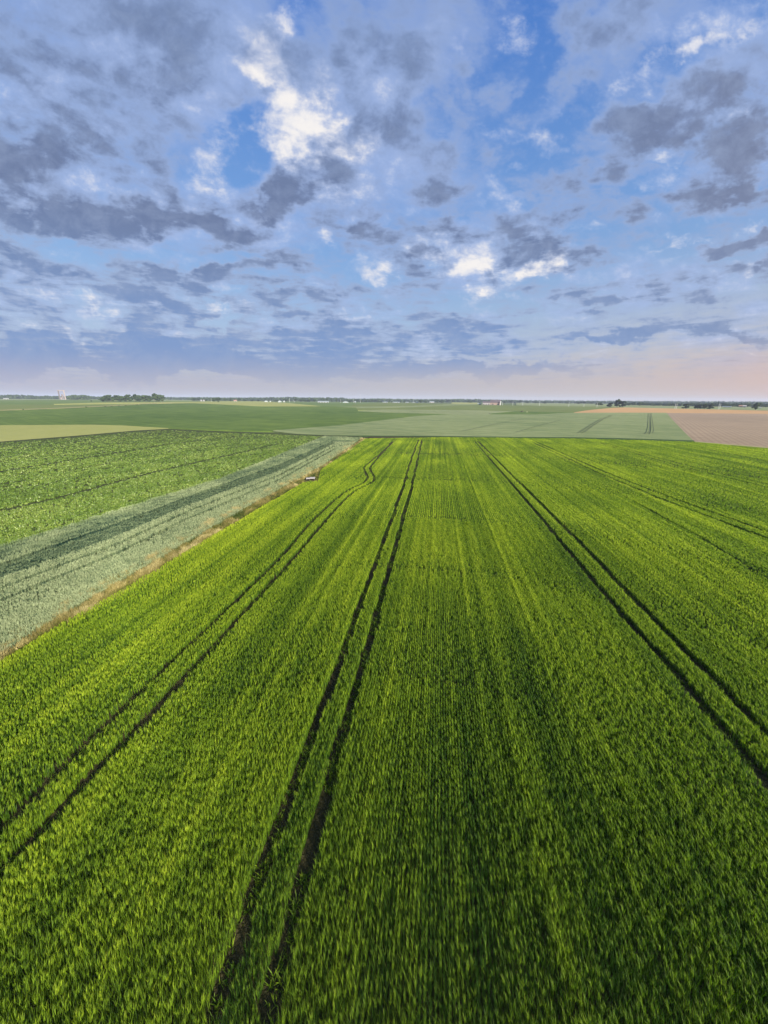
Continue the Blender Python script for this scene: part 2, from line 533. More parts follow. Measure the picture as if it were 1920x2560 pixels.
def crop_mat(name, dark, mid, light, trans=0.3, stripes=True, rough=0.6, spec=0.25, trans_tint=(1.1, 1.25, 0.5), broad=0.35):
    """leaf: colour from the plant's own tint, drifting over the field in soft bands along the drill rows."""
    m, n = material(name)
    tint = n.new('ShaderNodeAttribute', attribute_name='tint').outputs['Fac']
    pos = n.new('ShaderNodeNewGeometry').outputs['Position']
    a = n.noise(n.vec('MULTIPLY', pos, (1.0, 0.012, 0.0)), 0.9, 4, 0.65)
    b = n.noise(n.vec('MULTIPLY', pos, (1.0, 0.45, 0.0)), 0.07, 4, 0.55)
    f = n.math('ADD', n.math('MULTIPLY_ADD', a, 0.75 if stripes else 0.1, -0.37 if stripes else -0.05), n.math('MULTIPLY_ADD', b, broad * 2, -broad))
    f = n.math('ADD', tint, f)
    col = n.colramp(f, [(0.0, dark), (0.5, mid), (1.0, light)])
    pb = principled(n, col, rough, spec)
    tr = n.new('ShaderNodeBsdfTranslucent')
    n.put(tr.inputs[0], n.vec('MULTIPLY', col, trans_tint))
    mx = n.new('ShaderNodeMixShader')
    mx.inputs[0].default_value = trans
    n.t.links.new(pb, mx.inputs[1])
    n.t.links.new(tr.outputs[0], mx.inputs[2])
    surface(n, mx.outputs[0])
    return m


def sheet_mat(name, c1, c2, scale=0.25, row_angle=None, row_w=0.8, row_amt=0.0, row_col=None, fine=3.0, bump=0.5, streak=0.0, streak_angle=0.0):
    """far field surface: two crop colours in drifting patches, optional rows."""
    m, n = material(name)
    pos = n.new('ShaderNodeNewGeometry').outputs['Position']
    sx = n.sep(pos)
    a = n.noise(pos, scale * 0.08, 4, 0.6)
    b = n.noise(pos, scale, 4, 0.65)
    f = n.math('ADD', n.math('MULTIPLY', a, 0.6), n.math('MULTIPLY', b, 0.55))
    if streak:
        ca, sa = math.cos(streak_angle), math.sin(streak_angle)
        u = n.vec('DOT_PRODUCT', pos, (ca, sa, 0))
        v = n.vec('DOT_PRODUCT', pos, (-sa * .02, ca * .02, 0))
        s = n.noise(n.comb(u, v, 0), 0.35, 4, 0.6)
        f = n.math('ADD', f, n.math('MULTIPLY_ADD', s, streak, -streak / 2))
    col = n.mix(n.ramp(f, 0.38, 0.78, kind='LINEAR'), c1, c2)
    if row_amt:
        u = n.vec('DOT_PRODUCT', pos, (math.cos(row_angle), math.sin(row_angle), 0))
        w = n.math('SINE', n.math('MULTIPLY', u, 2 * math.pi / row_w))
        col = n.mix(n.ramp(w, -0.2, 0.8, 0.0, row_amt), col, row_col)
    g = n.noise(pos, fine, 3, 0.7)
    bp = n.new('ShaderNodeBump')
    bp.inputs['Strength'].default_value = bump
    bp.inputs['Distance'].default_value = 0.4
    n.put(bp.inputs['Height'], g)
    surface(n, principled(n, col, 0.9, 0.1, bp.outputs[0]))
    return m


# ------------------------------------------------------------------ ground: one sheet to the horizon
def build_ground():
    rr = np.concatenate([[0.0], np.linspace(3, 240, 40), np.geomspace(246, 1200, 60), np.geomspace(1225, 7000, 32)])
    nth = 160
    th = np.linspace(0, 2 * np.pi, nth, endpoint=False)
    X = (rr[1:, None] * np.cos(th)).ravel()
    Y = (rr[1:, None] * np.sin(th)).ravel()
    V = np.vstack([[0, 0, terrain(0, 0)], np.stack([X, Y, terrain(X, Y)], 1)])
    V[:, 2] -= 0.25 + 0.0006 * np.hypot(V[:, 0], V[:, 1])
    k = np.arange(nth)
    k2 = (k + 1) % nth
    tri = np.stack([np.zeros(nth, int), 1 + k, 1 + k2], 1)
    quads = []
    for i in range(len(rr) - 2):
        a = 1 + i * nth
        quads.append(np.stack([a + k, a + nth + k, a + nth + k2, a + k2], 1))
    me = mesh_from('ground', V, [tri, np.concatenate(quads)], smooth=True)
    m = sheet_mat('grassland', (0.055, 0.085, 0.022), (0.10, 0.125, 0.040), scale=0.06)
    o = link('ground', me, m)
    tag(o, 'gently rolling farmland ground under the patchwork of fields', 'ground', kind='structure')


build_ground()


# ------------------------------------------------------------------ field sheets laid on the terrain
_field_level = [0]


def field(name, top, bottom, mat, label, cat='field', n=110, m=10, lift=None):
    """a field between two border lines; borders are chains of sight points, turned into places on the ground."""
    top, bottom = np.array(top, float), np.array(bottom, float)
    s = np.linspace(0, 1, n)

    def chain(a):
        L = np.concatenate([[0], np.cumsum(np.hypot(*np.diff(a, axis=0).T))])
        t = s * L[-1]
        return np.stack([np.interp(t, L, a[:, 0]), np.interp(t, L, a[:, 1])], 1)
    A, B = ground_at(*chain(top).T), ground_at(*chain(bottom).T)
    f = np.linspace(0, 1, m)[:, None, None]
    P = A[None] * (1 - f) + B[None] * f
    P[..., 2] = terrain(P[..., 0], P[..., 1])
    _field_level[0] += 1
    r = np.hypot(P[..., 0], P[..., 1])
    P[..., 2] += 0.02 + 0.00006 * r * _field_level[0] + (lift or 0.0)
    V = P.reshape(-1, 3)
    i, j = np.meshgrid(np.arange(m - 1), np.arange(n - 1), indexing='ij')
    a = (i * n + j).ravel()
    q = np.stack([a + n, a + n + 1, a + 1, a], 1)
    # skirts down to the soil, so the standing crop has a side
    edge = np.concatenate([np.arange(n), np.arange(1, m) * n + n - 1, (m - 1) * n + np.arange(n - 2, -1, -1), np.arange(m - 2, 0, -1) * n])
    low = V[edge].copy()
    low[:, 2] -= 0.9 + 0.0009 * np.hypot(low[:, 0], low[:, 1])
    b0 = len(V)
    e = np.arange(len(edge))
    e2 = (e + 1) % len(edge)
    sk = np.stack([edge[e], edge[e2], b0 + e2, b0 + e], 1)
    me = mesh_from(name, np.vstack([V, low]), [q, sk], smooth=False)
    o = link(name, me, mat)
    return tag(o, label, cat, kind='structure')

# ------------------------------------------------------------------ the far patchwork of fields
M_DARKG = sheet_mat('beet_green', (0.036, 0.074, 0.012), (0.105, 0.155, 0.030), scale=0.05, fine=0.8, bump=1.0, streak=0.6, streak_angle=R(60))
M_MIDG = sheet_mat('meadow_green', (0.060, 0.105, 0.024), (0.115, 0.160, 0.044), scale=0.06, fine=1.0)
M_OLIVE = sheet_mat('olive_green', (0.085, 0.115, 0.030), (0.120, 0.150, 0.045), scale=0.05, fine=1.0)
M_PALE = sheet_mat('pale_wheat', (0.110, 0.145, 0.062), (0.200, 0.225, 0.108), scale=0.12, fine=1.6, bump=0.7, streak=0.5, streak_angle=R(70))
M_BIGW = sheet_mat('blue_green_wheat', (0.100, 0.140, 0.056), (0.190, 0.222, 0.100), scale=0.07, fine=1.2, bump=0.9, streak=1.2, streak_angle=R(62))
M_YELLOW = sheet_mat('pale_yellow_green', (0.190, 0.210, 0.060), (0.245, 0.255, 0.085), scale=0.15, fine=2.0, bump=0.5)
M_ORANGE = sheet_mat('ripe_orange_crop', (0.29, 0.175, 0.080), (0.38, 0.245, 0.115), scale=0.05, fine=1.0, bump=0.3)
M_DRY = sheet_mat('dry_grass_strip', (0.17, 0.160, 0.070), (0.26, 0.235, 0.115), scale=0.3, fine=2.0)
M_EDGE = sheet_mat('dark_green_strip', (0.018, 0.042, 0.008), (0.045, 0.080, 0.016), scale=0.5, fine=3.0)  # dark green strip at the far edge of the barley

field('field', [(-700, 992), (0, 995.5), (160, 997.2), (250, 997.6), (480, 1000)], [(-700, 998), (0, 1001.5), (120, 1000.6), (250, 1000.4), (480, 1003)], M_PALE,
      'pale green field farthest left below the hazy wood', n=60, m=6)
field('field', [(-700, 997), (0, 1001), (120, 1000), (250, 1000), (480, 1002.4)], [(-700, 1011), (0, 1012.5), (135, 1012), (250, 1010), (480, 1006.5)], M_MIDG,
      'mid green field in front of the concrete tower', n=60, m=8)
field('field', [(-700, 1010), (0, 1012), (135, 1011.5), (250, 1009), (480, 1006)], [(-700, 1035), (0, 1028), (145, 1023), (290, 1016), (480, 1009)], M_OLIVE,
      'olive green slope behind the dry verge on the left', n=60, m=8)
field('field', [(700, 1004.5), (860, 1005.5), (1000, 1006)], [(700, 1018), (890, 1021), (1000, 1021)], M_MIDG, 'green field below the white greenhouses', n=50, m=8)
field('field', [(1290, 1006.5), (1440, 1009), (1560, 1012), (1700, 1016), (2700, 1022)], [(1290, 1013.5), (1440, 1016.5), (1560, 1020.5), (1700, 1023), (2700, 1040)], M_PALE,
      'pale field behind the three dark trees', n=70, m=8)
field('field', [(880, 1011.5), (960, 1007), (1040, 1007.5), (1084, 1009.5), (1150, 1010)], [(880, 1018.5), (960, 1017), (1040, 1015.5), (1100, 1013), (1150, 1011.5)], M_OLIVE,
      'olive strip below the far white sheds', n=50, m=6)
field('field', [(1130, 1006.2), (1190, 1006.8), (1196, 1007)], [(1128, 1010), (1190, 1011.4), (1196, 1011.4)], M_YELLOW, 'small pale yellow patch left of the brick barn', n=24, m=5)
field('field', [(830, 1017.7), (960, 1016.3), (1040, 1014.6), (1100, 1012.2), (1144, 1010.8), (1200, 1010.8)],
      [(830, 1018.8), (960, 1021.5), (1040, 1019), (1100, 1017), (1144, 1014.5), (1200, 1013)], M_PALE, 'long pale strip running up to the brick barn', n=60, m=6)
field('field', [(890, 1020.4), (960, 1020.7), (1040, 1018), (1144, 1013.3), (1200, 1012.5), (1300, 1014.3), (1440, 1016.5), (1560, 1018.5)],
      [(890, 1026), (960, 1026), (1060, 1026), (1180, 1027), (1290, 1030), (1360, 1032.5), (1440, 1033.5), (1560, 1033.5)], M_OLIVE,
      'olive green meadow in front of the brick barn', n=90, m=8)
field('field', [(135, 1010.6), (250, 1007), (480, 1004.8), (560, 1003.6), (650, 1004), (720, 1008), (800, 1015.8)],
      [(135, 1011.8), (250, 1010.5), (480, 1009.2), (560, 1012.8), (655, 1017.2), (720, 1017), (800, 1016.6)], M_YELLOW,
      'light green lens of field below the grove', n=80, m=6)
field('field', [(870, 1028.8), (960, 1024.3), (1060, 1025.2), (1180, 1026.2), (1290, 1029)], [(870, 1030), (960, 1033), (1120, 1037), (1220, 1037), (1290, 1030)], M_PALE,
      'pale wedge of field left of the dark mound', n=60, m=6)
field('field', [(1225, 1035), (1285, 1029), (1340, 1030.3), (1385, 1031.3), (1445, 1032)], [(1225, 1038), (1285, 1038.5), (1340, 1038.5), (1385, 1035.5), (1445, 1033)], M_DARKG,
      'dark green patch around the earth mound', n=50, m=6)
field('field', [(-700, 1035), (0, 1027.5), (145, 1022.5), (290, 1015.5), (360, 1011), (480, 1008.8), (560, 1012.2), (655, 1017), (800, 1016.5), (890, 1019.5), (895, 1029), (960, 1032), (1130, 1036.5)],
      [(-700, 1066), (0, 1066), (230, 1064.5), (310, 1066.5), (400, 1071), (480, 1074), (600, 1077.5), (690, 1079), (850, 1066), (960, 1053), (1040, 1043), (1130, 1038)], M_DARKG,
      'large dark green field across the left middle distance', n=150, m=20)
field('verge', [(-700, 1033), (0, 1025.8), (145, 1020.8), (290, 1014.2), (360, 1009.8), (430, 1007.6)], [(-700, 1035.5), (0, 1027.8), (145, 1022.5), (290, 1015.4), (360, 1010.8), (430, 1008.4)], M_DRY,
      'dry grass verge along the top of the dark green field', 'verge', n=70, m=4)
field('field', [(1435, 1032), (1470, 1026.5), (1530, 1020.6), (1560, 1019.7), (1920, 1028), (2700, 1044)], [(1435, 1033.2), (1470, 1033.8), (1560, 1033.8), (1720, 1034.2), (1920, 1036.5), (2700, 1056)], M_ORANGE,
      'orange tan ripe field below the dark trees on the right', n=90, m=8)
_a, _b = ground_at([1667, 1733], [1035, 1100])
_row = math.atan2(*(_b - _a)[[1, 0]]) + math.pi / 2
M_BROWN = sheet_mat('bare_soil', (0.200, 0.155, 0.108), (0.285, 0.222, 0.155), scale=0.10, row_angle=_row, row_w=3.0, row_amt=0.4, row_col=(0.160, 0.115, 0.076), fine=2.5, bump=0.8)
field('field', [(1664, 1033.4), (1720, 1033.8), (1920, 1036), (2700, 1055)], [(1737, 1106), (1780, 1111), (1840, 1117), (1920, 1125), (2700, 1215)], M_BROWN,
      'bare brown ploughed field at the right edge', n=60, m=24)
field('field', [(683, 1077), (850, 1064), (960, 1051), (1040, 1041), (1120, 1037), (1230, 1037), (1340, 1037.2), (1400, 1034), (1440, 1033), (1560, 1032.6), (1666, 1033)],
      [(683, 1079), (740, 1086), (800, 1091), (914, 1094), (1100, 1095), (1250, 1097), (1440, 1099), (1600, 1103), (1738, 1107)], M_BIGW,
      'pale blue green wheat field beyond the bright barley', n=160, m=24)
field('field', [(-700, 1068), (0, 1064.5), (230, 1063), (310, 1065), (420, 1071.5)], [(-700, 1156), (0, 1109), (190, 1094), (338, 1081), (424, 1075)], M_YELLOW,
      'pale yellow green field left above the leafy rows', n=80, m=12)
field('edge_strip', [(700, 1088), (800, 1089.2), (914, 1090.2), (1100, 1091), (1250, 1093), (1440, 1094.5), (1600, 1098), (1735, 1102.5)],
      [(700, 1092), (800, 1093), (914, 1097), (1100, 1099), (1250, 1100), (1440, 1102), (1600, 1106), (1738, 1110)], M_EDGE,
      'dark green strip along the far edge of the bright barley', 'edge_strip', n=100, m=4)
field('verge', [(1738, 1104), (1770, 1107), (1920, 1119), (2700, 1200)], [(1738, 1110), (1770, 1112), (1920, 1126), (2700, 1216)], M_DRY,
      'pale dry grass strip between brown field and barley', 'verge', n=60, m=4)
# soil under the three crops that stand close by
M_SOIL = sheet_mat('field_soil', (0.026, 0.028, 0.010), (0.056, 0.048, 0.020), scale=0.8, fine=6.0, bump=0.8)
M_SOILG = sheet_mat('weedy_soil', (0.024, 0.036, 0.010), (0.050, 0.062, 0.020), scale=0.8, fine=6.0, bump=0.8)
field('soil', [(-900, 2150), (0, 1640), (150, 1550), (382, 1415), (555, 1310), (758, 1195), (800, 1166), (914, 1092), (1100, 1094), (1250, 1096), (1440, 1098), (1600, 1102), (1740, 1107), (1920, 1122), (2700, 1212)],
      [(-900, 6000), (3000, 6000)], M_SOIL, 'bare soil under the bright green barley', 'soil', n=200, m=60)
field('soil', [(-900, 1200), (0, 1106), (190, 1091), (338, 1078), (422, 1073.5), (560, 1080), (700, 1085), (812, 1089), (912, 1093)],
      [(-900, 2165), (0, 1645), (150, 1554), (382, 1420), (555, 1316), (758, 1199), (806, 1168), (860, 1132), (914, 1095)], M_SOILG, 'bare soil under the leafy rows and grey green wheat', 'soil', n=160, m=40)

# wheel tracks in the big wheat field
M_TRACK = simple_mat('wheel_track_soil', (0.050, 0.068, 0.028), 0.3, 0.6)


def ribbon(name, pts, width, lift, mat, label, cat='wheel track', group=None):
    P = ground_at(*np.array(pts, float).T)
    L = np.concatenate([[0], np.cumsum(np.linalg.norm(np.diff(P, axis=0), axis=1))])
    t = np.linspace(0, L[-1], max(8, int(L[-1] / 4)))
    Q = np.stack([np.interp(t, L, P[:, i]) for i in range(2)], 1)
    T = np.gradient(Q, axis=0)
    T /= np.linalg.norm(T, axis=1, keepdims=True)
    Nn = np.stack([-T[:, 1], T[:, 0]], 1) * width / 2
    A, B = Q + Nn, Q - Nn
    V = np.vstack([np.c_[A, terrain(*A.T) + lift], np.c_[B, terrain(*B.T) + lift]])
    k = np.arange(len(Q) - 1)
    n = len(Q)
    o = link(name, mesh_from(name, V, [np.stack([k, k + 1, n + k + 1, n + k], 1)]), mat)
    return tag(o, label, cat, group, 'structure')


for pts, w, lab in (
        ([(1449, 1084.7), (1475, 1066), (1501, 1050), (1527, 1040)], 0.5, 'left one of the slanting pair of wheel tracks in the wheat'),
        ([(1460, 1084.7), (1484, 1066), (1508, 1050), (1531, 1040)], 0.5, 'right one of the slanting pair of wheel tracks in the wheat'),
        ([(1598, 1087.5), (1618, 1086.5), (1622, 1082), (1624, 1067), (1623, 1050), (1621.5, 1035)], 0.5, 'left one of the upright pair of wheel tracks in the wheat'),
        ([(1610, 1088), (1630, 1087), (1633, 1079), (1631, 1060), (1627.5, 1035)], 0.5, 'right one of the upright pair of wheel tracks in the wheat'),
        ([(1155, 1081), (1230, 1064), (1310, 1049)], 0.5, 'faint slanting track left of the slanting pair'),
        ([(1290, 1084), (1345, 1067), (1400, 1053)], 0.5, 'faint short track near the middle of the wheat field'),
        ([(780, 1083), (960, 1081), (1010, 1082.5)], 0.7, 'dark track lying along the left foot of the wheat field'),
        ([(850, 1086), (1000, 1086.5), (1190, 1088)], 0.7, 'longer dark track near the barley edge')):
    ribbon('wheel_track', pts, w, 1.0, M_TRACK, lab, group='wheel tracks in the wheat')

# ------------------------------------------------------------------ standing crops
rng = np.random.default_rng(11)


def in_poly(px, py, poly):
    poly = np.asarray(poly, float)
    inside = np.zeros(px.shape, bool)
    x1, y1 = poly[-1]
    for x2, y2 in poly:
        c = (y1 > py) != (y2 > py)
        with np.errstate(divide='ignore', invalid='ignore'):
            xx = (x2 - x1) * (py - y1) / (y2 - y1) + x1
        inside ^= c & (px < xx)
        x1, y1 = x2, y2
    return inside


def path_dist(P, path):
    d = np.full(len(P), 1e9)
    for a, b in zip(path[:-1], path[1:]):
        ab = b - a
        t = np.clip(((P - a) @ ab) / (ab @ ab), 0, 1)
        d = np.minimum(d, np.linalg.norm(P - a - t[:, None] * ab, axis=1))
    return d


def lattice(poly, k, smin, row=None, rmin=4.0, rmax=330.0):
    """jittered planting points inside a region, thinning out with distance -> points, distance, spacing."""
    rings = [rmin]
    while rings[-1] < rmax:
        rings.append(rings[-1] * 1.22 + 0.5)
    PP, SS = [], []
    for r0, r1 in zip(rings[:-1], rings[1:]):
        s = max(smin, k * 0.5 * (r0 + r1))
        # bounding box of the ring part in view
        g = np.arange(-r1, r1, s)
        h = np.arange(-2.0, r1, s)
        X, Y = np.meshgrid(g, h)
        X = X.ravel()
        Y = Y.ravel()
        X = X + rng.uniform(-.5, .5, X.size) * s * (0.95 if row is None else 0.95)
        Y = Y + rng.uniform(-.5, .5, Y.size) * s
        if row is not None and s < row * 2.2:
            xr = np.round(X / row) * row + rng.normal(0, row * 0.13, X.size)
            X = xr
        rad = np.hypot(X, Y) * (1 + rng.uniform(-.06, .06, X.size))
        ok = (rad >= r0) & (rad < r1)
        X, Y = X[ok], Y[ok]
        P = np.stack([X, Y, np.zeros_like(X)], 1)
        px, py, dep = project(P)
        ok = (dep > 1.0) & (px > -260) & (px < 2180) & (py < 2900)
        ok &= in_poly(px, py, poly)
        PP.append(P[ok, :2])
        SS.append(np.full(ok.sum(), s))
    return np.concatenate(PP), np.concatenate(SS)


def vnoise(x, y, seed):
    """smooth value noise 0..1 for where plants grow thick or thin."""
    r = np.random.default_rng(seed)
    T = r.random((256, 256))
    xi, yi = np.floor(x).astype(int), np.floor(y).astype(int)
    fx, fy = x - xi, y - yi
    fx, fy = fx * fx * (3 - 2 * fx), fy * fy * (3 - 2 * fy)
    g = lambda a, b: T[a % 256, b % 256]
    return (g(xi, yi) * (1 - fx) + g(xi + 1, yi) * fx) * (1 - fy) + (g(xi, yi + 1) * (1 - fx) + g(xi + 1, yi + 1) * fx) * fy


def blades(P, nb, h, rad, w, tint, z0=0.0, lean=0.35, wind=(0.10, -0.05), droop=0.0, tipt=0.10, mid=0.55, wide_mid=0.95):
    """nb bent tapering leaves for every plant."""
    n = len(P)
    idx = np.repeat(np.arange(n), nb)
    N_ = len(idx)
    hh = (h[idx] * rng.uniform(0.72, 1.12, N_))
    th = rng.uniform(0, 2 * np.pi, N_)
    rr = rad[idx] * np.sqrt(rng.random(N_))
    root = P[idx] + np.stack([np.cos(th), np.sin(th)], 1) * rr[:, None]
    ph = rng.uniform(0, 2 * np.pi, N_)
    dirv = np.stack([np.cos(ph), np.sin(ph)], 1)
    ln = lean * rng.uniform(0.2, 1.3, N_) * hh
    tip = root + dirv * ln[:, None] + np.array(wind) * hh[:, None]
    md = root + dirv * (ln * 0.33)[:, None] + np.array(wind) * (hh * 0.35)[:, None]
    side = ph + np.pi / 2 + rng.uniform(-.6, .6, N_)
    sv_ = np.stack([np.cos(side), np.sin(side)], 1) * (w[idx] * 0.5 * rng.uniform(0.7, 1.3, N_))[:, None]
    gz = terrain(root[:, 0], root[:, 1]) + (z0[idx] if isinstance(z0, np.ndarray) else z0)
    V = np.zeros((N_, 5, 3), np.float32)
    V[:, 0, :2], V[:, 1, :2] = root - sv_ * 0.6, root + sv_ * 0.6
    V[:, 2, :2], V[:, 3, :2] = md + sv_ * wide_mid, md - sv_ * wide_mid
    V[:, 4, :2] = tip
    V[:, 0, 2] = V[:, 1, 2] = gz
    V[:, 2, 2] = V[:, 3, 2] = gz + hh * mid * (1 + droop)
    V[:, 4, 2] = gz + hh * (1 - droop)
    b = np.arange(N_)[:, None] * 5
    q = b + np.array([0, 1, 2, 3])
    t = b + np.array([3, 2, 4])
    tt = np.repeat(tint[idx] + rng.normal(0, 0.09, N_), 5).reshape(N_, 5)
    tt[:, 4] += tipt
    tt[:, :2] -= tipt * 0.5
    return V.reshape(-1, 3), q, t, tt.ravel()


def crop_object(name, chunks, mat, label, cat):
    V, Q, T, A = [], [], [], []
    off = 0
    for v, q, t, a in chunks:
        V.append(v)
        Q.append(q + off)
        T.append(t + off)
        A.append(a)
        off += len(v)
    me = mesh_from(name, np.concatenate(V), [np.concatenate(Q), np.concatenate(T)], {'tint': np.concatenate(A)})
    o = link(name, me, mat)
    return tag(o, label, cat, kind='stuff')


def low(poly, k):
    """the foot of a crop whose top was sighted: k is its height over the camera height."""
    a = np.array(poly, float)
    a[:, 1] += k * np.maximum(a[:, 1] - 1001, 0)
    return [tuple(p) for p in a]


def wpath(pts):
    return ground_at(*np.array(pts, float).T)[:, :2]


# tramlines: the wheel gaps left in the barley
TRAMS = [wpath(low(p, k)) for p, k in zip((
    [(541, 2544), (653, 2200), (758, 1914), (866, 1620), (945, 1400), (970, 1330), (1005, 1234), (1024, 1164), (1046, 1102)],
    [(675, 2536), (762, 2200), (838, 1914), (922, 1620), (982, 1400), (1028, 1226), (1055, 1102)],
    [(1920, 1956), (1699, 1692), (1555, 1537), (1416, 1371), (1277, 1207), (1186, 1104)],
    [(1920, 1845), (1776, 1698), (1610, 1531), (1444, 1354), (1288, 1199), (1194, 1104)],
    [(-160, 2235), (0, 2068), (310, 1760), (692, 1400), (793, 1288), (862, 1230), (905, 1208), (918, 1196), (917, 1186), (911, 1174), (911, 1166), (930, 1150), (959, 1125.6), (986, 1098)],
    [(-160, 2330), (0, 2166), (330, 1826), (727, 1400), (801, 1315), (878, 1234), (924, 1208), (936, 1196), (934, 1188), (926, 1175), (927, 1166), (938, 1152), (962, 1125.6), (991, 1098)],
    [(2100, 1424), (1920, 1348), (1665, 1254), (1499, 1185), (1333, 1107)],
    [(2100, 1405), (1920, 1332), (1675, 1245), (1509, 1180), (1343, 1107)],
    [(2100, 1260), (1920, 1221), (1693, 1165), (1499, 1108)],
    [(2100, 1250), (1920, 1213), (1700, 1160), (1510, 1108)],
    [(2100, 1184), (1920, 1154), (1749, 1120)],
    [(1040, 1103.5), (1200, 1104.5), (1400, 1106), (1560, 1109), (1740, 1116)],
    [(2100, 1535), (1920, 1450), (1750, 1345), (1582, 1254)],
), (0, 0, .024, .012, .030, .030, .02, .02, .02, .02, .02, .02, .02))]
HALF = [0.28, 0.28, 0.30, 0.30, 0.32, 0.32, 0.33, 0.33, 0.33, 0.33, 0.33, 0.25, 0.16]
# curved part of a track needs closer points
def smooth_path(p):
    t = np.linspace(0, len(p) - 1, (len(p) - 1) * 8 + 1)
    i = np.clip(np.floor(t).astype(int), 0, len(p) - 2)
    f = (t - i)[:, None]
    p0, p1, p2, p3 = p[np.maximum(i - 1, 0)], p[i], p[i + 1], p[np.minimum(i + 2, len(p) - 1)]
    return 0.5 * (2 * p1 + (p2 - p0) * f + (2 * p0 - 5 * p1 + 4 * p2 - p3) * f ** 2 + (3 * p1 - p0 - 3 * p2 + p3) * f ** 3)
TRAMS = [smooth_path(p) if i in (4, 5) else p for i, p in enumerate(TRAMS)]

BARLEY = low([(914, 1095.5), (802, 1173), (796, 1200), (766, 1203), (758, 1206), (555, 1324), (382, 1428), (150, 1560), (0, 1652), (-1000, 2240)], 0.034) + [(-1000, 5000), (3200, 5000), (3200, 1290),
          (2700, 1214), (1920, 1124), (1840, 1117), (1780, 1111.5), (1735, 1107.5), (1600, 1103), (1440, 1099), (1250, 1097), (1100, 1095.5)]
ROW = 0.165


def rows(poly, rings):
    """plants in drill rows; farther out the rows are read in twos, threes and fours."""
    PP, SX, SY = [], [], []
    for r0, r1, sx, sy in rings:
        X, Y = np.meshgrid(np.arange(-math.ceil(r1 / sx) * sx, r1, sx), np.arange(-2.0, r1, sy))
        X, Y = X.ravel(), Y.ravel()
        Y = Y + rng.uniform(-.5, .5, Y.size) * sy
        X = X + rng.normal(0, 1, X.size) * sx * 0.06 + 0.02 * np.sin(Y * 0.7 + X * 3.0)
        rad = np.hypot(X, Y) * (1 + rng.uniform(-.04, .04, X.size))
        ok = (rad >= r0) & (rad < r1)
        X, Y = X[ok], Y[ok]
        P = np.stack([X, Y, np.zeros_like(X)], 1)
        px, py, dep = project(P)
        ok = (dep > 1.0) & (px > -260) & (px < 2180) & (py < 2900)
        ok &= in_poly(px, py, poly)
        PP.append(P[ok, :2])
        SX.append(np.full(ok.sum(), sx))
        SY.append(np.full(ok.sum(), sy))
    return np.concatenate(PP), np.concatenate(SX), np.concatenate(SY)


P, SX, SY = rows(BARLEY, [(4, 22, ROW, 0.070), (22, 40, ROW, 0.14), (40, 60, ROW, 0.26), (60, 92, ROW * 2, 0.25), (92, 138, ROW * 2, 0.46), (138, 330, ROW * 3, 0.66)])
keep = np.ones(len(P), bool)
wob = vnoise(P[:, 0] / 0.8, P[:, 1] / 0.9, 8)
for path, hw in zip(TRAMS, HALF):
    keep &= path_dist(P, path) > hw - 0.05 + 0.14 * wob + 0.04 * rng.random(len(P))
dist = np.hypot(P[:, 0], P[:, 1])
clump = vnoise(P[:, 0] / 0.33, P[:, 1] / 0.55, 3)
patch = vnoise(P[:, 0] / 5.5, P[:, 1] / 11.0, 6)
big = vnoise(P[:, 0] / 1.3, P[:, 1] / 60.0, 4) * 0.5 + vnoise(P[:, 0] / 0.5, P[:, 1] / 45.0, 5) * 0.5
# every drill row has its own vigour, and every pass of the drill its own
rv = np.random.default_rng(17)
R1, R3, R18 = rv.normal(size=8192), rv.normal(size=8192), rv.normal(size=8192)
ri = np.round(P[:, 0] / ROW).astype(int)
vig = 0.55 * R1[(ri // 2) % 8192] + 0.55 * R3[(ri // 5) % 8192] + 0.5 * R18[(ri // 18) % 8192]
vig *= 0.55 + 0.45 * vnoise(P[:, 0] / 3.0, P[:, 1] / 30.0, 7)
vig = np.clip(vig, -1.5, 1.1)
near = 1 - ss((dist - 14) / 40)
keep &= rng.random(len(P)) > near * np.clip(0.5 - clump, 0, 0.5) * 0.4
P, SX, SY, dist, clump, big, near, patch, vig = [q[keep] for q in (P, SX, SY, dist, clump, big, near, patch, vig)]
h = (0.66 + 0.07 * clump + 0.12 * (big - .5) + 0.10 * (patch - .5) + 0.035 * vig) * (1 + 0.05 * rng.normal(size=len(P)))
tint = 0.40 + 0.30 * (big - .5) + 0.11 * (clump - .5) + 0.20 * (patch - .5) + 0.085 * vig
tint += rng.normal(0, 0.05, len(P))
print('barley plants', len(P))
ch = []
for lo, hi, nl, ne in ((0, 42, 6, 8), (42, 61, 6, 9), (61, 98, 5, 9), (98, 400, 4, 8)):
    k = (dist >= lo) & (dist < hi)
    Pk, hk, tk = P[k], h[k], tint[k]
    sk = SX[k] * np.where(SX[k] < 0.2, 0.23, 0.34)
    wk = 0.0060 + 0.00066 * dist[k]
    # leaves and stems below, blue green; nodding pale ears above
    ch.append(blades(Pk, nl, hk * 0.86, sk, wk * 1.05, tk - 0.27, lean=0.26, wind=(-0.06, 0.12), tipt=0.06))
    q = rng.random(len(Pk)) < 0.32 + 0.68 * ss((dist[k] - 8) / 42)
    ch.append(blades(Pk[q], ne, hk[q] * 0.32, sk[q] * 1.05, wk[q] * 0.80, tk[q] - 0.04 + 0.20 * ss((dist[k][q] - 8) / 45), z0=hk[q] * 0.68, lean=0.50, wind=(-0.12, 0.35), tipt=0.12, droop=0.08))
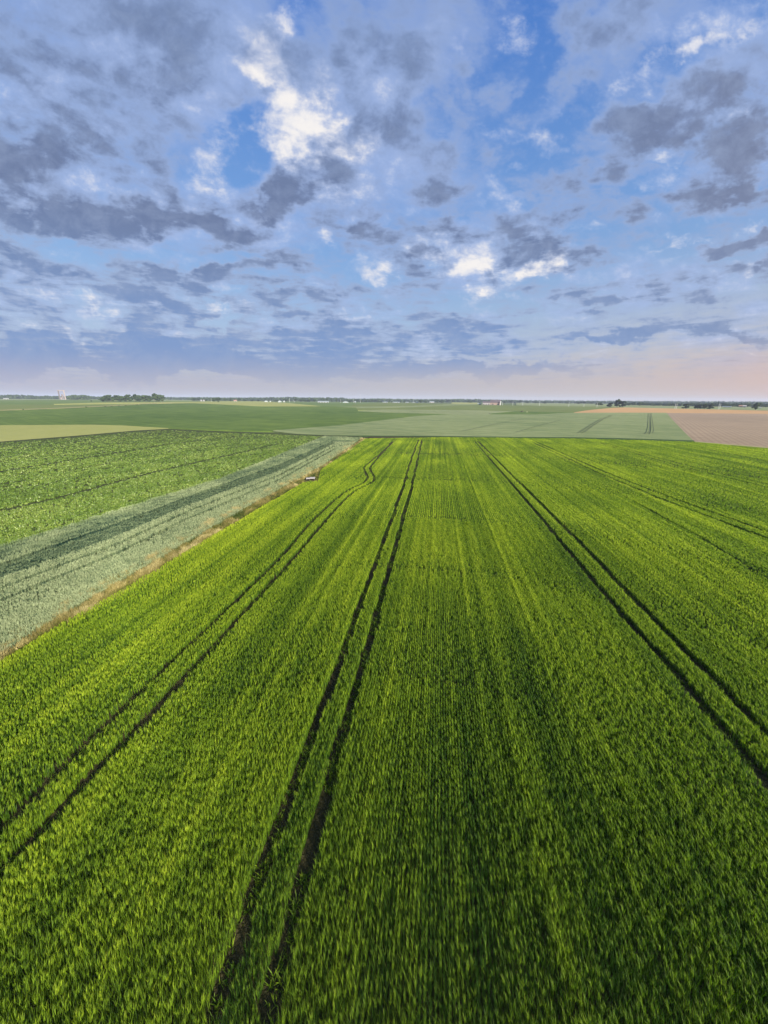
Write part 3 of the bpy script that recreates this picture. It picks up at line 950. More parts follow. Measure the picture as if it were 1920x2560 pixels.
# thin stray plants and weeds in the wheel gaps
W_ = []
for path, hw in zip(TRAMS[:6], HALF):
    L = np.concatenate([[0], np.cumsum(np.linalg.norm(np.diff(path, axis=0), axis=1))])
    t = rng.uniform(0, L[-1], int(L[-1] * 22))
    Q = np.stack([np.interp(t, L, path[:, i]) for i in range(2)], 1) + rng.normal(0, hw * 0.5, (len(t), 2))
    W_.append(Q[vnoise(Q[:, 0] / 0.7, Q[:, 1] / 1.6, 9) > 0.38])
W_ = np.concatenate(W_)
pw = project(np.c_[W_, np.zeros(len(W_))])
W_ = W_[(pw[1] < 2900) & (pw[2] > 1)]
ch.append(blades(W_, 6, rng.uniform(.10, .34, len(W_)), np.full(len(W_), .07), np.full(len(W_), .03), rng.uniform(0.05, 0.45, len(W_)), lean=0.9))
M_BARLEY = crop_mat('barley_leaf', (0.024, 0.074, 0.004), (0.152, 0.246, 0.009), (0.385, 0.465, 0.026), trans=0.44)
crop_object('barley_crop', ch, M_BARLEY, 'bright green barley crop with parallel wheel tracks filling the foreground', 'barley')

# grey green wheat strip
WHEAT_L = low([(812, 1089), (555, 1193), (0, 1363), (-1000, 1670)], 0.042)
WHEAT_R = low([(906, 1094), (800, 1166), (745, 1195), (540, 1309), (370, 1410), (140, 1542), (0, 1630), (-1000, 2225)], 0.03)
BAND_T = [(831, 1103), (700, 1161), (464, 1244), (295, 1309), (0, 1411), (-1000, 1765)]
BAND_T = low(BAND_T, 0.033)
BAND_B = [(838, 1107), (700, 1175), (464, 1264), (295, 1337), (0, 1443), (-1000, 1813)]
BAND_B = low(BAND_B, 0.033)
P, S = lattice(WHEAT_L + WHEAT_R[::-1], 0.0034, 0.14, rmin=25)
px, py, _ = project(np.c_[P, np.zeros(len(P))])
band = in_poly(px, py, BAND_T + BAND_B[::-1])
bt = np.array(BAND_T)[::-1]
rough_side = py < np.interp(px, bt[:, 0], bt[:, 1])
keep = np.ones(len(P), bool)
for off in (26, 56):
    q = np.array(BAND_B, float)
    q[:, 1] += off * (q[:, 1] - 1001) / 445.0
    keep &= path_dist(P, ground_at(*q.T)[:, :2]) > 0.36
P, S, band, rough_side = P[keep], S[keep], band[keep], rough_side[keep]
clump = vnoise(P[:, 0] / 0.6, P[:, 1] / 0.8, 13)
big = vnoise(P[:, 0] / 3.0, P[:, 1] / 7.0, 14)
print('wheat plants', len(P))
h = 0.62 + 0.14 * clump
h = np.where(rough_side, 0.80 + 0.30 * clump, h)
h = np.where(band, 0.42 + 0.2 * clump, h)
tint = 0.66 + 0.2 * (big - .5) + 0.35 * (clump - .5) + rng.normal(0, 0.16, len(P))
tint = np.where(rough_side, 0.40 + 0.6 * (big - .5) + 0.3 * (clump - .5), tint)
tint = np.where(band, 0.10 + 0.16 * clump, tint)
M_WHEAT = crop_mat('wheat_leaf', (0.008, 0.036, 0.026), (0.150, 0.202, 0.100), (0.285, 0.335, 0.180), trans=0.25, stripes=False, trans_tint=(1.0, 1.1, 0.7), broad=0.12)
crop_object('wheat_crop', [blades(P, 5, h * 0.85, S * 0.5, np.maximum(0.024, S * 0.12), tint - 0.26, lean=0.3, wind=(-0.05, 0.05), tipt=0.08),
                            blades(P, 7, h * 0.26, S * 0.5, np.maximum(0.022, S * 0.10), tint + 0.17, z0=h * 0.70, lean=0.5, wind=(-0.1, 0.1), tipt=0.14)], M_WHEAT,
            'grey green wheat strip between the leafy rows and the dry verge', 'wheat')

# leafy row crop on the left
LEAFY = low([(-1000, 1215), (0, 1107.5), (190, 1093), (338, 1080), (422, 1075.5), (560, 1081.5), (700, 1086.5), (806, 1090)], 0.018) + WHEAT_L[1:]
P, S = lattice(LEAFY, 0.0046, 0.2, rmin=40, rmax=330)
keep = np.ones(len(P), bool)
for pts, hw in (([(-300, 1232), (0, 1178), (295, 1131), (430, 1109), (590, 1092)], 1.0), ([(-300, 1340), (0, 1276), (169, 1237), (380, 1180), (591, 1133), (700, 1108)], 0.85),
                ([(-300, 1205), (0, 1150), (300, 1112), (520, 1088)], 0.4), ([(0, 1212), (300, 1150), (560, 1105)], 0.35)):
    keep &= path_dist(P, wpath(low(pts, 0.02))) > hw
ang = math.radians(0)
P[:, 0] = P[:, 0] * 0.35 + 0.65 * np.round(P[:, 0] / 0.9) * 0.9
clump = vnoise(P[:, 0] / 0.5, P[:, 1] / 0.7, 23)
keep &= rng.random(len(P)) > np.clip(0.55 - clump, 0, 1) * 1.3
P, S, clump = P[keep], S[keep], clump[keep]
big = vnoise(P[:, 0] / 5.0, P[:, 1] / 9.0, 24)
print('leafy plants', len(P))
h = 0.40 + 0.25 * clump
tint = 0.48 + 0.3 * (big - .5) + 0.2 * (clump - .5) + rng.normal(0, 0.08, len(P))
M_LEAFY = crop_mat('broad_leaf', (0.022, 0.050, 0.008), (0.098, 0.165, 0.022), (0.235, 0.295, 0.068), trans=0.22, stripes=False, rough=0.45, spec=0.4, broad=0.10)
crop_object('leafy_crop', [blades(P, 7, h, S * 0.5, np.maximum(0.10, S * 0.25), tint, lean=0.7, wind=(0, 0), droop=0.12, tipt=0.05, mid=0.6, wide_mid=1.3)], M_LEAFY,
            'leafy dark green row crop on the left with thin wheel lines', 'leafy crop')

# dry grass verge
VERGE_R = low([(920, 1096), (806, 1172), (801, 1190), (796, 1200), (770, 1204), (750, 1208), (552, 1328), (380, 1433), (148, 1567), (0, 1660), (-1000, 2252)], 0.036)
VERGE_L = low([(898, 1092), (790, 1162), (732, 1190), (526, 1302), (354, 1400), (122, 1530), (0, 1610), (-1000, 2215)], 0.02)
P, S = lattice(VERGE_L + VERGE_R[::-1], 0.0030, 0.13, rmin=25, rmax=260)
clump = vnoise(P[:, 0] / 0.6, P[:, 1] / 0.9, 33)
big = 0.6 * vnoise(P[:, 0] / 1.1, P[:, 1] / 3.0, 34) + 0.4 * vnoise(P[:, 0] / 2.0, P[:, 1] / 12.0, 35)
sl = project(np.c_[P, np.zeros(len(P))])
near_slab = np.hypot(sl[0] - 776, (sl[1] - 1201) * 2.2) < 15
keep = (rng.random(len(P)) > np.clip(0.55 - clump, 0, 1) * 1.3) & ~near_slab
P, S, clump, big = P[keep], S[keep], clump[keep], big[keep]
print('verge tufts', len(P))
h = 0.30 + 1.0 * clump * clump * big + 0.15 * rng.random(len(P))
tint = 0.46 + 1.5 * (big - .5) + 0.45 * (clump - .5) + rng.normal(0, 0.14, len(P))
m, n = material('dry_grass')
tt_ = n.new('ShaderNodeAttribute', attribute_name='tint').outputs['Fac']
c_ = n.colramp(tt_, [(0.0, (0.030, 0.050, 0.008)), (0.32, (0.100, 0.105, 0.022)), (0.55, (0.150, 0.128, 0.040)), (0.75, (0.235, 0.200, 0.075)), (1.0, (0.36, 0.315, 0.14))])
surface(n, principled(n, c_, 0.8, 0.1))
crop_object('verge_grass', [blades(P, 9, h, S * 0.6, np.maximum(0.03, S * 0.12), tint, lean=0.7, wind=(-0.1, 0.1), tipt=0.12)], m,
            'straw coloured tall grass on the verge between wheat and barley', 'grass')

# ------------------------------------------------------------------ trees
def leaf_mat(name, dark, light, trans=0.15):
    m, n = material(name)
    tint = n.new('ShaderNodeAttribute', attribute_name='tint').outputs['Fac']
    rnd = n.new('ShaderNodeObjectInfo').outputs['Random']
    f = n.math('ADD', tint, n.math('MULTIPLY_ADD', rnd, 0.4, -0.2))
    col = n.colramp(f, [(0.0, dark), (1.0, light)])
    pb = principled(n, col, 0.7, 0.15)
    tr = n.new('ShaderNodeBsdfTranslucent')
    n.put(tr.inputs[0], col)
    mx = n.new('ShaderNodeMixShader')
    mx.inputs[0].default_value = trans
    n.t.links.new(pb, mx.inputs[1])
    n.t.links.new(tr.outputs[0], mx.inputs[2])
    surface(n, mx.outputs[0])
    return m


M_LEAF = leaf_mat('tree_leaf', (0.016, 0.034, 0.012), (0.055, 0.088, 0.026))
M_LEAFDK = leaf_mat('dark_tree_leaf', (0.010, 0.020, 0.010), (0.032, 0.048, 0.020))
M_BARK = simple_mat('bark', (0.085, 0.065, 0.048), 0.35, 3.0)
rt = np.random.default_rng(5)


def leaf_cloud(centres, radii, per, size, shell=0.55):
    """many small tilted leaf faces spread through a set of lumps."""
    V, A = [], []
    for c, r in zip(centres, radii):
        n = per
        d = rt.normal(size=(n, 3))
        d /= np.linalg.norm(d, axis=1, keepdims=True)
        rad = (shell + (1 - shell) * rt.random(n)) ** 0.7 * rt.uniform(0.85, 1.12, n)
        p = np.array(c) + d * rad[:, None] * np.array(r)
        a = rt.normal(size=(n, 3)) + d * 0.2
        a -= (a * d).sum(1, keepdims=True) * d * 0.6
        a /= np.linalg.norm(a, axis=1, keepdims=True)
        b = np.cross(d + 0.5 * rt.normal(size=(n, 3)), a)
        b /= np.linalg.norm(b, axis=1, keepdims=True)
        s = size * rt.uniform(0.6, 1.3, n)[:, None]
        q = np.stack([p - a * s - b * s * .7, p + a * s * .6 - b * s, p + a * s + b * s * .7, p - a * s * .7 + b * s], 1)
        V.append(q.reshape(-1, 3))
        t0 = rt.uniform(0.2, 0.8)
        A.append(np.repeat(np.clip(t0 + rt.normal(0, 0.16, n), 0, 1), 4))
    V = np.concatenate(V)
    f = np.arange(len(V)).reshape(-1, 4)
    return V, f, np.concatenate(A)


def crown_shape(kind):
    """lumps of a crown of unit height (ground 0, top 1)."""
    C, Rr = [], []
    if kind == 'spire':
        for k in range(9):
            z = 0.12 + 0.84 * k / 8
            w = 0.15 * (1 - z) + 0.02
            C.append((rt.normal(0, .01), rt.normal(0, .01), z))
            Rr.append((w, w, 0.07))
    elif kind == 'poplar':
        for k in range(8):
            z = 0.18 + 0.74 * k / 7
            w = 0.13 * math.sin(math.pi * (0.15 + 0.8 * k / 7)) + 0.03
            C.append((rt.normal(0, .02), rt.normal(0, .02), z))
            Rr.append((w, w, 0.10))
    elif kind == 'bush':
        for k in range(7):
            a = rt.uniform(0, 2 * math.pi)
            q = rt.uniform(0, .42)
            C.append((q * math.cos(a), q * math.sin(a), rt.uniform(0.2, 0.6)))
            Rr.append((0.28, 0.28, rt.uniform(0.25, 0.38)))
    elif kind == 'lean':
        for k in range(16):
            z = rt.uniform(0.24, 0.92)
            off = 0.16 * (z - 0.4)
            w = 0.36 * math.sqrt(max(0.05, 1 - ((z - 0.52) / 0.5) ** 2))
            a = rt.uniform(0, 2 * math.pi)
            q = w * math.sqrt(rt.random()) * 0.75
            C.append((off + q * math.cos(a), q * math.sin(a), z))
            Rr.append((rt.uniform(.10, .16), rt.uniform(.10, .16), rt.uniform(.08, .12)))
    else:                                   # broad, low skirted crown
        for k in range(18):
            z = rt.uniform(0.20, 0.88)
            w = 0.40 * math.sqrt(max(0.05, 1 - ((z - 0.50) / 0.5) ** 2))
            a = rt.uniform(0, 2 * math.pi)
            q = w * math.sqrt(rt.random()) * 0.8
            C.append((q * math.cos(a), q * math.sin(a), z))
            Rr.append((rt.uniform(.11, .17), rt.uniform(.11, .17), rt.uniform(.09, .13)))
    return C, Rr


def make_tree(name, kind, mat):
    root = empty(name, (0, 0, -500))
    C, Rr = crown_shape(kind)
    V, f, A = leaf_cloud(C, Rr, 110 if kind not in ('spire', 'poplar') else 90, 0.032 if kind not in ('spire', 'poplar') else 0.022)
    V[:, 2] = np.maximum(V[:, 2], 0.015)
    link('crown', mesh_from(name + '_crown', V, [f], {'tint': A}), mat, root)
    mb = MB()
    if kind == 'bush':
        for k in range(3):
            a = k * 2.1
            mb.tube([(0, 0, -.05), (.05 * math.cos(a), .05 * math.sin(a), .2), (.16 * math.cos(a), .16 * math.sin(a), .5)], [.03, .022, .01], 6)
    else:
        top = 0.85 if kind in ('spire', 'poplar') else 0.45
        mb.tube([(0, 0, -.04), (0.004, 0.003, .12), (-.006, .004, .28), (0.01, 0, top)], [.034, .026, .021, .010], 8)
        if top < .5:
            for k in range(5):
                a = k * 2.4 + 0.4
                mb.tube([(0, 0, .24 + .03 * k), (.10 * math.cos(a), .10 * math.sin(a), .38 + .03 * k), (.20 * math.cos(a), .20 * math.sin(a), .52 + .03 * k)], [.013, .009, .004], 6)
    mb.build('trunk', M_BARK, root)
    return root


PROTO = {}
for nm, kinds, mt in (('broadleaf_tree', ('broad', 'broad', 'broad', 'lean'), M_LEAF), ('dark_tree', ('broad', 'broad', 'lean'), M_LEAFDK),
                      ('conifer_tree', ('spire',), M_LEAFDK), ('poplar_tree', ('poplar', 'poplar'), M_LEAF), ('bush', ('bush', 'bush'), M_LEAF)):
    PROTO[nm] = [[make_tree(nm, k, mt), False] for k in kinds]
WIDTH = {'broad': 0.86, 'lean': 0.86, 'spire': 0.30, 'poplar': 0.36, 'bush': 1.2}
PROTO_W = {'broadleaf_tree': 0.86, 'dark_tree': 0.86, 'conifer_tree': 0.30, 'poplar_tree': 0.34, 'bush': 1.15}


def at_dist(px, dist, py=1000.0):
    """a point on the ground at a given distance on the bearing of a photograph column."""
    d = px_dir(px, py)
    x, y = d[0] / math.hypot(d[0], d[1]) * dist, d[1] / math.hypot(d[0], d[1]) * dist
    return np.array([x, y, float(terrain(x, y))])


def height_to(P, px, py):
    d = px_dir(px, py)
    k = math.hypot(P[0], P[1]) / math.hypot(d[0], d[1])
    return CAM_H + d[2] * k - P[2]


def tree(kind, px, top, width, label, group=None, base=None, dist=None, which=None, cat='tree'):
    P = ground_at(px, base)[0] if dist is None else at_dist(px, dist)
    h = max(2.0, height_to(P, px, top))
    pr = PROTO[kind]
    e = pr[(which if which is not None else rt.integers(0, 100)) % len(pr)]
    o = e[0] if not e[1] else copy_tree(e[0])
    e[1] = True
    o.location = P
    dep = project(P[None])[2][0]
    wm = width * dep / F_PX
    o.rotation_euler = (0, 0, float(rt.uniform(-0.5, 0.5)))
    o.scale = (wm / PROTO_W[kind], wm / PROTO_W[kind], h)
    return tag(o, label, cat, group)


ORD = ('first second third fourth fifth sixth seventh eighth ninth tenth eleventh twelfth thirteenth fourteenth fifteenth sixteenth '
       'seventeenth eighteenth nineteenth twentieth').split()

# the three dark trees on the right, and their neighbours
G = 'dark trees above the orange field'
tree('dark_tree', 1523, 1003.5, 17, 'smaller round dark tree, left of the tall leaning tree above the orange field', G, base=1018.5, which=0)
tree('dark_tree', 1542, 997.0, 21, 'tallest dark tree with a leaning top above the orange field', G, base=1018.8, which=2)
tree('dark_tree', 1555, 1001.5, 18, 'broad dark tree on the right of the tall leaning tree', G, base=1019, which=1)
G = 'rounded trees along the top of the orange field on the right'
tree('dark_tree', 1713, 1008, 18, 'single round tree with a clear trunk between pale posts and three joined trees', G, base=1022.8, which=1)
tree('dark_tree', 1744, 1007.0, 19, 'left and tallest of three joined round trees above the orange field', G, base=1023.2, which=0)
tree('dark_tree', 1760, 1009.0, 15, 'middle of three joined round trees above the orange field', G, base=1023.6, which=2)
tree('dark_tree', 1774, 1009.8, 19, 'right and darkest of three joined round trees above the orange field', G, base=1023.6, which=1)
tree('broadleaf_tree', 1888, 1005.2, 19, 'tall upright tree near the right edge above the orange field', G, base=1025.5, which=1)
tree('broadleaf_tree', 1500, 1003.5, 20, 'wide hazy tree standing left of the three dark trees', None, dist=1150, which=2)
tree('conifer_tree', 1798, 1002.5, 5, 'taller of two pointed trees right of the three joined round trees', 'pointed trees on the right', dist=1250)
tree('conifer_tree', 1792, 1006.0, 5, 'shorter of two pointed trees right of the three joined round trees', 'pointed trees on the right', dist=1240)
# hedge trees of the belt on the right
xs = [1573, 1585, 1601, 1618, 1633, 1650, 1669, 1688, 1730, 1783, 1811, 1822, 1836, 1848, 1860, 1874, 1901, 1913]
tops = [1006.5, 1005, 1004.8, 1006.5, 1007.5, 1007, 1008, 1007.5, 1008, 1006.5, 1006, 1009, 1010, 1007.5, 1008, 1009, 1008, 1010]
for i, (x, t) in enumerate(zip(xs, tops)):
    tree('broadleaf_tree', x, t, rt.uniform(13, 20), ORD[i] + ' tree from the left in the hazy belt behind the orange field', 'trees of the hazy belt on the right', dist=1180 + 120 * rt.random())
# the grove on the left
xs = [258, 267, 278, 290, 301, 313, 325, 337, 349, 361, 373, 386, 397, 406]
tops = [991.5, 987.5, 986.5, 988.5, 987.5, 990.0, 985.5, 985.5, 987.0, 986.5, 988.0, 983.5, 984.0, 986.5]
for i, (x, t) in enumerate(zip(xs, tops)):
    tree('broadleaf_tree', x, t, rt.uniform(17, 22), ORD[i] + ' tree from the left along the front of the dark grove', 'front trees of the grove', base=1004.6 + 0.3 * rt.random(), which=i)
xs = [272, 296, 318, 343, 368, 391]
tops = [986.6, 987.4, 988.5, 985.5, 987.0, 984.5]
for i, (x, t) in enumerate(zip(xs, tops)):
    tree('broadleaf_tree', x, t, 22, ORD[i] + ' tree from the left in the rear row of the dark grove', 'rear trees of the grove', base=1003.6, which=i + 1)
# small trees along the horizon, left to middle
row = [(484, 994, 14), (495, 996, 13), (511, 998, 13), (526, 997, 8), (563, 996, 13), (576, 997, 11), (596, 997, 12), (611, 998.5, 14), (630, 998.5, 12), (645, 999, 12)]
for i, (x, t, w) in enumerate(row):
    tree('broadleaf_tree', x, t, w, ORD[i] + ' small tree right of the grove in the hedgerow on the horizon', 'hedgerow trees right of the grove', dist=1500 + 150 * rt.random())
tree('broadleaf_tree', 534, 992.8, 15, 'left half of the big rounded pair of trees right of the grove', 'rounded pair of trees right of the grove', dist=1330, which=0)
tree('broadleaf_tree', 545, 992.5, 17, 'right half of the big rounded pair of trees right of the grove', 'rounded pair of trees right of the grove', dist=1330, which=1)
row = [(690, 999), (712, 996), (737, 996.5), (752, 997), (763, 996.6), (772, 998), (786, 997), (851, 999.5), (874, 998.5), (890, 998.8), (903, 1000), (915, 1000), (925, 1000), (936, 1000.5), (948, 1001)]
for i, (x, t) in enumerate(row):
    tree('broadleaf_tree', x, t, rt.uniform(11, 17), ORD[i] + ' tree from the left in the hedgerow behind the white greenhouses', 'hedgerow trees behind the white greenhouses', dist=1560 + 120 * rt.random())
for i, (x, t) in enumerate(((804, 995), (810, 994.5), (818, 993.0), (829, 995), (841, 995.5), (868, 996), (886, 996.5))):
    tree('poplar_tree', x, t, 5, ORD[i] + ' slim tree from the left above the long white shed', 'slim trees above the white sheds', dist=1620)
row = [(974, 1000.5, 5, 1450), (980, 1001.5, 5, 1450), (1002, 1000.5, 4, 1450), (1011, 1001.5, 6, 1460), (1052, 998.8, 14, 1500), (1064, 1000.8, 8, 1500), (1092, 998.5, 10, 1600), (1104, 999, 14, 1600), (1175, 1000, 14, 1700)]
for i, (x, t, w, d) in enumerate(row):
    tree('broadleaf_tree', x, t, w, ORD[i] + ' tree from the left in front of the white sheds left of the barn', 'trees left of the brick barn', dist=d)
row = [(1262, 1001.5), (1278, 1001), (1300, 1000.8), (1318, 1001.5), (1340, 1003), (1362, 1002.8), (1381, 1003.5), (1401, 1004), (1420, 1003.3), (1446, 1003.5), (1462, 1002.5), (1478, 1004)]
for i, (x, t) in enumerate(row):
    tree('broadleaf_tree', x, t, rt.uniform(12, 20), ORD[i] + ' small tree from the left in the hedgerow right of the barn', 'hedgerow trees right of the barn', dist=1750 + 200 * rt.random())
# little bushes on the left
tree('bush', 228, 999.2, 5, 'tiny lone bush on the pale strip between tower and grove', None, base=1004.3, cat='bush')
tree('bush', 546, 1003.0, 5, 'small dark bush on the pale strip below the rounded pair of trees', None, base=1006.2, cat='bush')
for i, (x, t, b, w) in enumerate(((263, 1015.2, 1017.8, 8), (280, 1014.8, 1017.2, 7), (297, 1012.8, 1016.2, 6), (314, 1012.6, 1015.2, 6), (343, 1009.8, 1013.2, 6), (216, 1017.5, 1019.2, 5), (58, 1023.4, 1025.4, 4))):
    tree('bush', x, t, w, ('low bush', 'flat low bush', 'darkest bush', 'small bush', 'tallest bush', 'tiny bush', 'speck of a bush')[i] + ' on the dry verge ' +
         ('leftmost of the middle cluster', 'second in the middle cluster', 'third in the middle cluster', 'fourth in the middle cluster', 'farthest right below the grove', 'left of the middle cluster', 'nearest the left edge')[i],
         'bushes on the dry verge', base=b, cat='bush')
for nm in PROTO:
    for e in PROTO[nm]:
        if not e[1]:
            for c in list(e[0].children):
                bpy.data.objects.remove(c)
            bpy.data.objects.remove(e[0])

# far woods that read as one mass
def wood(prof, dist, label, lumps, leaf, depth=60, seed=1, mat=None, base_mat=None):
    prof = np.array(prof, float)
    xs = np.linspace(prof[0, 0], prof[-1, 0], lumps) + rt.normal(0, (prof[-1, 0] - prof[0, 0]) / lumps * .5, lumps)
    C, Rr = [], []
    for x in xs:
        t = np.interp(x, prof[:, 0], prof[:, 1])
        P = at_dist(x, dist + rt.uniform(-depth, depth))
        H = max(3.0, height_to(P, x, t) * rt.uniform(0.80, 1.04))
        w = H * rt.uniform(0.35, 0.6)
        for lv in (0.28, 0.70):
            C.append((P[0] + rt.normal(0, w * .3), P[1] + rt.normal(0, w * .3), P[2] + H * lv))
            Rr.append((w, w, H * 0.32))
    V, f, A = leaf_cloud(C, Rr, 26, leaf, shell=0.5)
    o = link('far_wood', mesh_from('far_wood', V, [f], {'tint': A}), mat or M_LEAF)
    return tag(o, label, 'woodland', kind='stuff')


wood([(-500, 983), (0, 987.2), (40, 986.5), (100, 989), (150, 989.5), (250, 990.5), (480, 993), (560, 994)], 2500, 'hazy wood along the left horizon behind the concrete tower', 420, 2.2)
wood([(176, 989), (184, 987.2), (205, 987.2), (218, 987.8), (224, 990)], 2050, 'flat topped purple grey wood right of the concrete tower', 60, 2.0)
wood([(470, 993.3), (560, 993.6), (620, 993.6), (700, 992.8), (728, 992.0), (760, 993.6), (820, 993.2), (858, 993.6), (868, 996.5), (960, 996)], 2250, 'long wood behind the greenhouses and white sheds', 330, 2.2)
wood([(880, 997.2), (960, 996.4), (1000, 997.4), (1060, 997.8), (1100, 997.8), (1150, 996.9), (1195, 997.6), (1205, 999), (1240, 998.8), (1300, 1000.3)], 2300, 'blue grey wood behind the brick barn', 260, 2.2)
wood([(1280, 1000.8), (1400, 1001.2), (1480, 1002), (1560, 1003), (1700, 1003.5), (1900, 1004.8), (2350, 1008)], 2600, 'pale blue wood along the right horizon', 420, 2.4)
wood([(1560, 1008.5), (1600, 1006.5), (1640, 1008.5), (1690, 1008.5), (1780, 1007.5), (1860, 1008), (1920, 1009.5), (2300, 1014)], 1420, 'tree belt behind the round trees on the right', 200, 1.5)
wood([(-900, 980), (0, 989.5), (480, 993.5), (960, 997.5), (1440, 1001.0), (1920, 1004.0), (2700, 1010)], 4300, 'faintest blue ridge of woods on the horizon', 800, 4.0)

# ------------------------------------------------------------------ buildings and small things far out
M_CONC = simple_mat('pale_concrete', (0.18, 0.155, 0.152), 0.15, 0.2)
M_CONCD = simple_mat('dark_concrete', (0.085, 0.075, 0.078), 0.2, 0.3)  # the same concrete in a darker tone
M_WHITE = simple_mat('white_sheet', (0.20, 0.215, 0.215), 0.06, 0.2, 0.5)
M_PLASTIC = simple_mat('greenhouse_film', (0.20, 0.24, 0.25), 0.08, 0.3, 0.35, 0.4)
M_BRICK = simple_mat('pink_brick', (0.22, 0.165, 0.145), 0.15, 0.6)
M_ROOFD = simple_mat('dark_slate_roof', (0.075, 0.062, 0.072), 0.2, 0.5)
M_ROOFR = simple_mat('red_tile_roof', (0.22, 0.13, 0.10), 0.2, 0.5)
M_GREY = simple_mat('grey_sheet_metal', (0.27, 0.26, 0.27), 0.2, 0.4)
M_DOOR = simple_mat('dark_door', (0.06, 0.055, 0.05), 0.2, 1.0)
M_POST = simple_mat('galvanised_post', (0.42, 0.44, 0.44), 0.1, 1.0, 0.5)


def facing(P):
    """turn so that local -y looks at the camera side."""
    return math.atan2(-P[0], P[1]) * 1.0


def px_m(P):
    return project(P[None])[2][0] / F_PX


# concrete tower: two legs, a head beam, an inner stair shaft
P = at_dist(157.5, 1900)
k = px_m(P)
H = height_to(P, 156, 976.8)
tw = empty('concrete_tower', P, facing(P))
Wt = 13.0 * k
for s in (-1, 1):
    MB().box((s * (Wt / 2 - Wt * .10), 0, -1), (Wt * .20, Wt * .5, H + 1)).build('leg', M_CONC if s > 0 else M_CONCD, tw)  # shade put into the colour: left leg darker, right leg pale
MB().box((0, 0, H), (Wt * 1.08, Wt * .56, H * .07)).build('head_beam', M_CONC, tw)
MB().box((Wt * .06, 0.3, -1), (Wt * .30, Wt * .36, H * .62)).build('stair_shaft', M_CONCD, tw)
b_ = MB()
for i in range(6):
    b_.box((Wt * .06, -Wt * .19, H * (.06 + .09 * i)), (Wt * .20, Wt * .03, H * .045))
b_.build('window_band', M_CONC, tw)
MB().box((-Wt * .20, 0, -1), (Wt * .18, Wt * .3, H * .30)).build('side_wall', M_CONC, tw)
tag(tw, 'tall pale concrete tower with an open frame on the left horizon', 'tower')


def building(name, px, dist, wpx, hpx, depth, roof_px, wall, roof, label, cat, group=None, shape='gable', doors=2):
    P = at_dist(px, dist)
    k = px_m(P)
    o = empty(name, P, facing(P))
    w, h, rh = wpx * k, hpx * k, roof_px * k
    if shape == 'gable':
        MB().house((0, 0, -.6), (w, depth), h + .6, rh * .97).build('wall', wall, o)
        MB().gable((0, 0, h + .05), (w, depth), rh, .5, .25).build('roof', roof, o)
    elif shape == 'arch':
        n_ = 12
        prof = [(-math.cos(math.pi * i / n_) * w / 2, math.sin(math.pi * i / n_) * (h + rh)) for i in range(n_ + 1)]
        vs = [(x, -depth / 2, z) for x, z in prof] + [(x, depth / 2, z) for x, z in prof]
        m_ = n_ + 1
        MB().add(vs, [(i, i + 1, m_ + i + 1, m_ + i) for i in range(n_)]).build('cover', roof, o)
        for y_, st in ((-depth / 2 + .1, -1), (depth / 2 - .1, 1)):
            MB().add([(x * .985, y_, z * .985) for x, z in prof], [tuple(range(m_))[::st]]).build('end_wall', wall, o)
    else:
        MB().box((0, 0, -.6), (w, depth, h + .6)).build('wall', wall, o)
        MB().box((0, 0, h), (w + .8, depth + .8, max(.4, rh))).build('roof', roof, o)
    for i in range(doors):
        x = (i + .5) / doors * w - w / 2
        MB().box((x, -depth / 2 - (.05 if shape != 'arch' else -.02), -.2), (min(3.6, w / doors * .5), .12, min(h * .72, 3.6) if shape != 'arch' else min((h + rh) * .5, 2.6))).build('door', M_DOOR if shape == 'gable' else M_GREY, o)
    return tag(o, label, cat, group)


building('barn', 1239, 1000, 24, 6.4, 14, 6.0, M_BRICK, M_ROOFD, 'pink brick barn with a long dark roof in the middle distance', 'barn', doors=2)
building('shed', 1216.5, 985, 17, 6.0, 12, 3.0, M_GREY, M_ROOFD, 'grey sheet metal shed against the left of the brick barn', 'shed', doors=3)
building('shed', 1199, 990, 8, 2.6, 8, 1.2, M_MIDG, M_PLASTIC, 'low green shed with a pale roof left of the brick barn', 'shed', doors=1)
P = at_dist(1252, 990)
o = empty('silo', P)
h_ = height_to(P, 1252, 1002)
MB().tube([(0, 0, -.5), (0, 0, h_ * .93)], 0.9, 14).build('drum', M_POST, o)
MB().tube([(0, 0, h_ * .93), (0, 0, h_)], [0.95, 0.1], 14).build('cap', M_GREY, o)
tag(o, 'slim pale silo against the right end of the brick barn', 'silo')
GH = 'white greenhouses on the horizon'
building('greenhouse', 665, 1380, 9, 0.6, 30, 3.0, M_PLASTIC, M_WHITE, 'bright white arched greenhouse, left one of the leftmost pair', 'greenhouse', GH, 'arch', 1)
building('greenhouse', 675.5, 1385, 4, 0.8, 25, 2.6, M_PLASTIC, M_WHITE, 'narrow white arched greenhouse right beside the wider white one', 'greenhouse', GH, 'arch', 1)
building('greenhouse', 699, 1390, 9, 0.8, 30, 3.2, M_PLASTIC, M_PLASTIC, 'pale blue arched greenhouse between the white pair and long shed', 'greenhouse', GH, 'arch', 1)
building('greenhouse', 710, 1390, 5, 1.2, 30, 2.8, M_PLASTIC, M_PLASTIC, 'narrow pale blue greenhouse touching the wider pale blue one', 'greenhouse', GH, 'arch', 1)
building('shed', 808, 1330, 27, 2.6, 18, 1.6, M_WHITE, M_PLASTIC, 'long white shed with a pale roof among the hedgerow trees', 'shed', doors=4)
building('greenhouse', 864, 1330, 15, 0.8, 26, 2.8, M_PLASTIC, M_WHITE, 'wide white arched greenhouse right of the long white shed', 'greenhouse', GH, 'arch', 1)
building('house', 888, 1340, 3.4, 2.6, 8, 1.6, M_WHITE, M_PLASTIC, 'small white gabled house right of the wide greenhouse', 'house', doors=1)
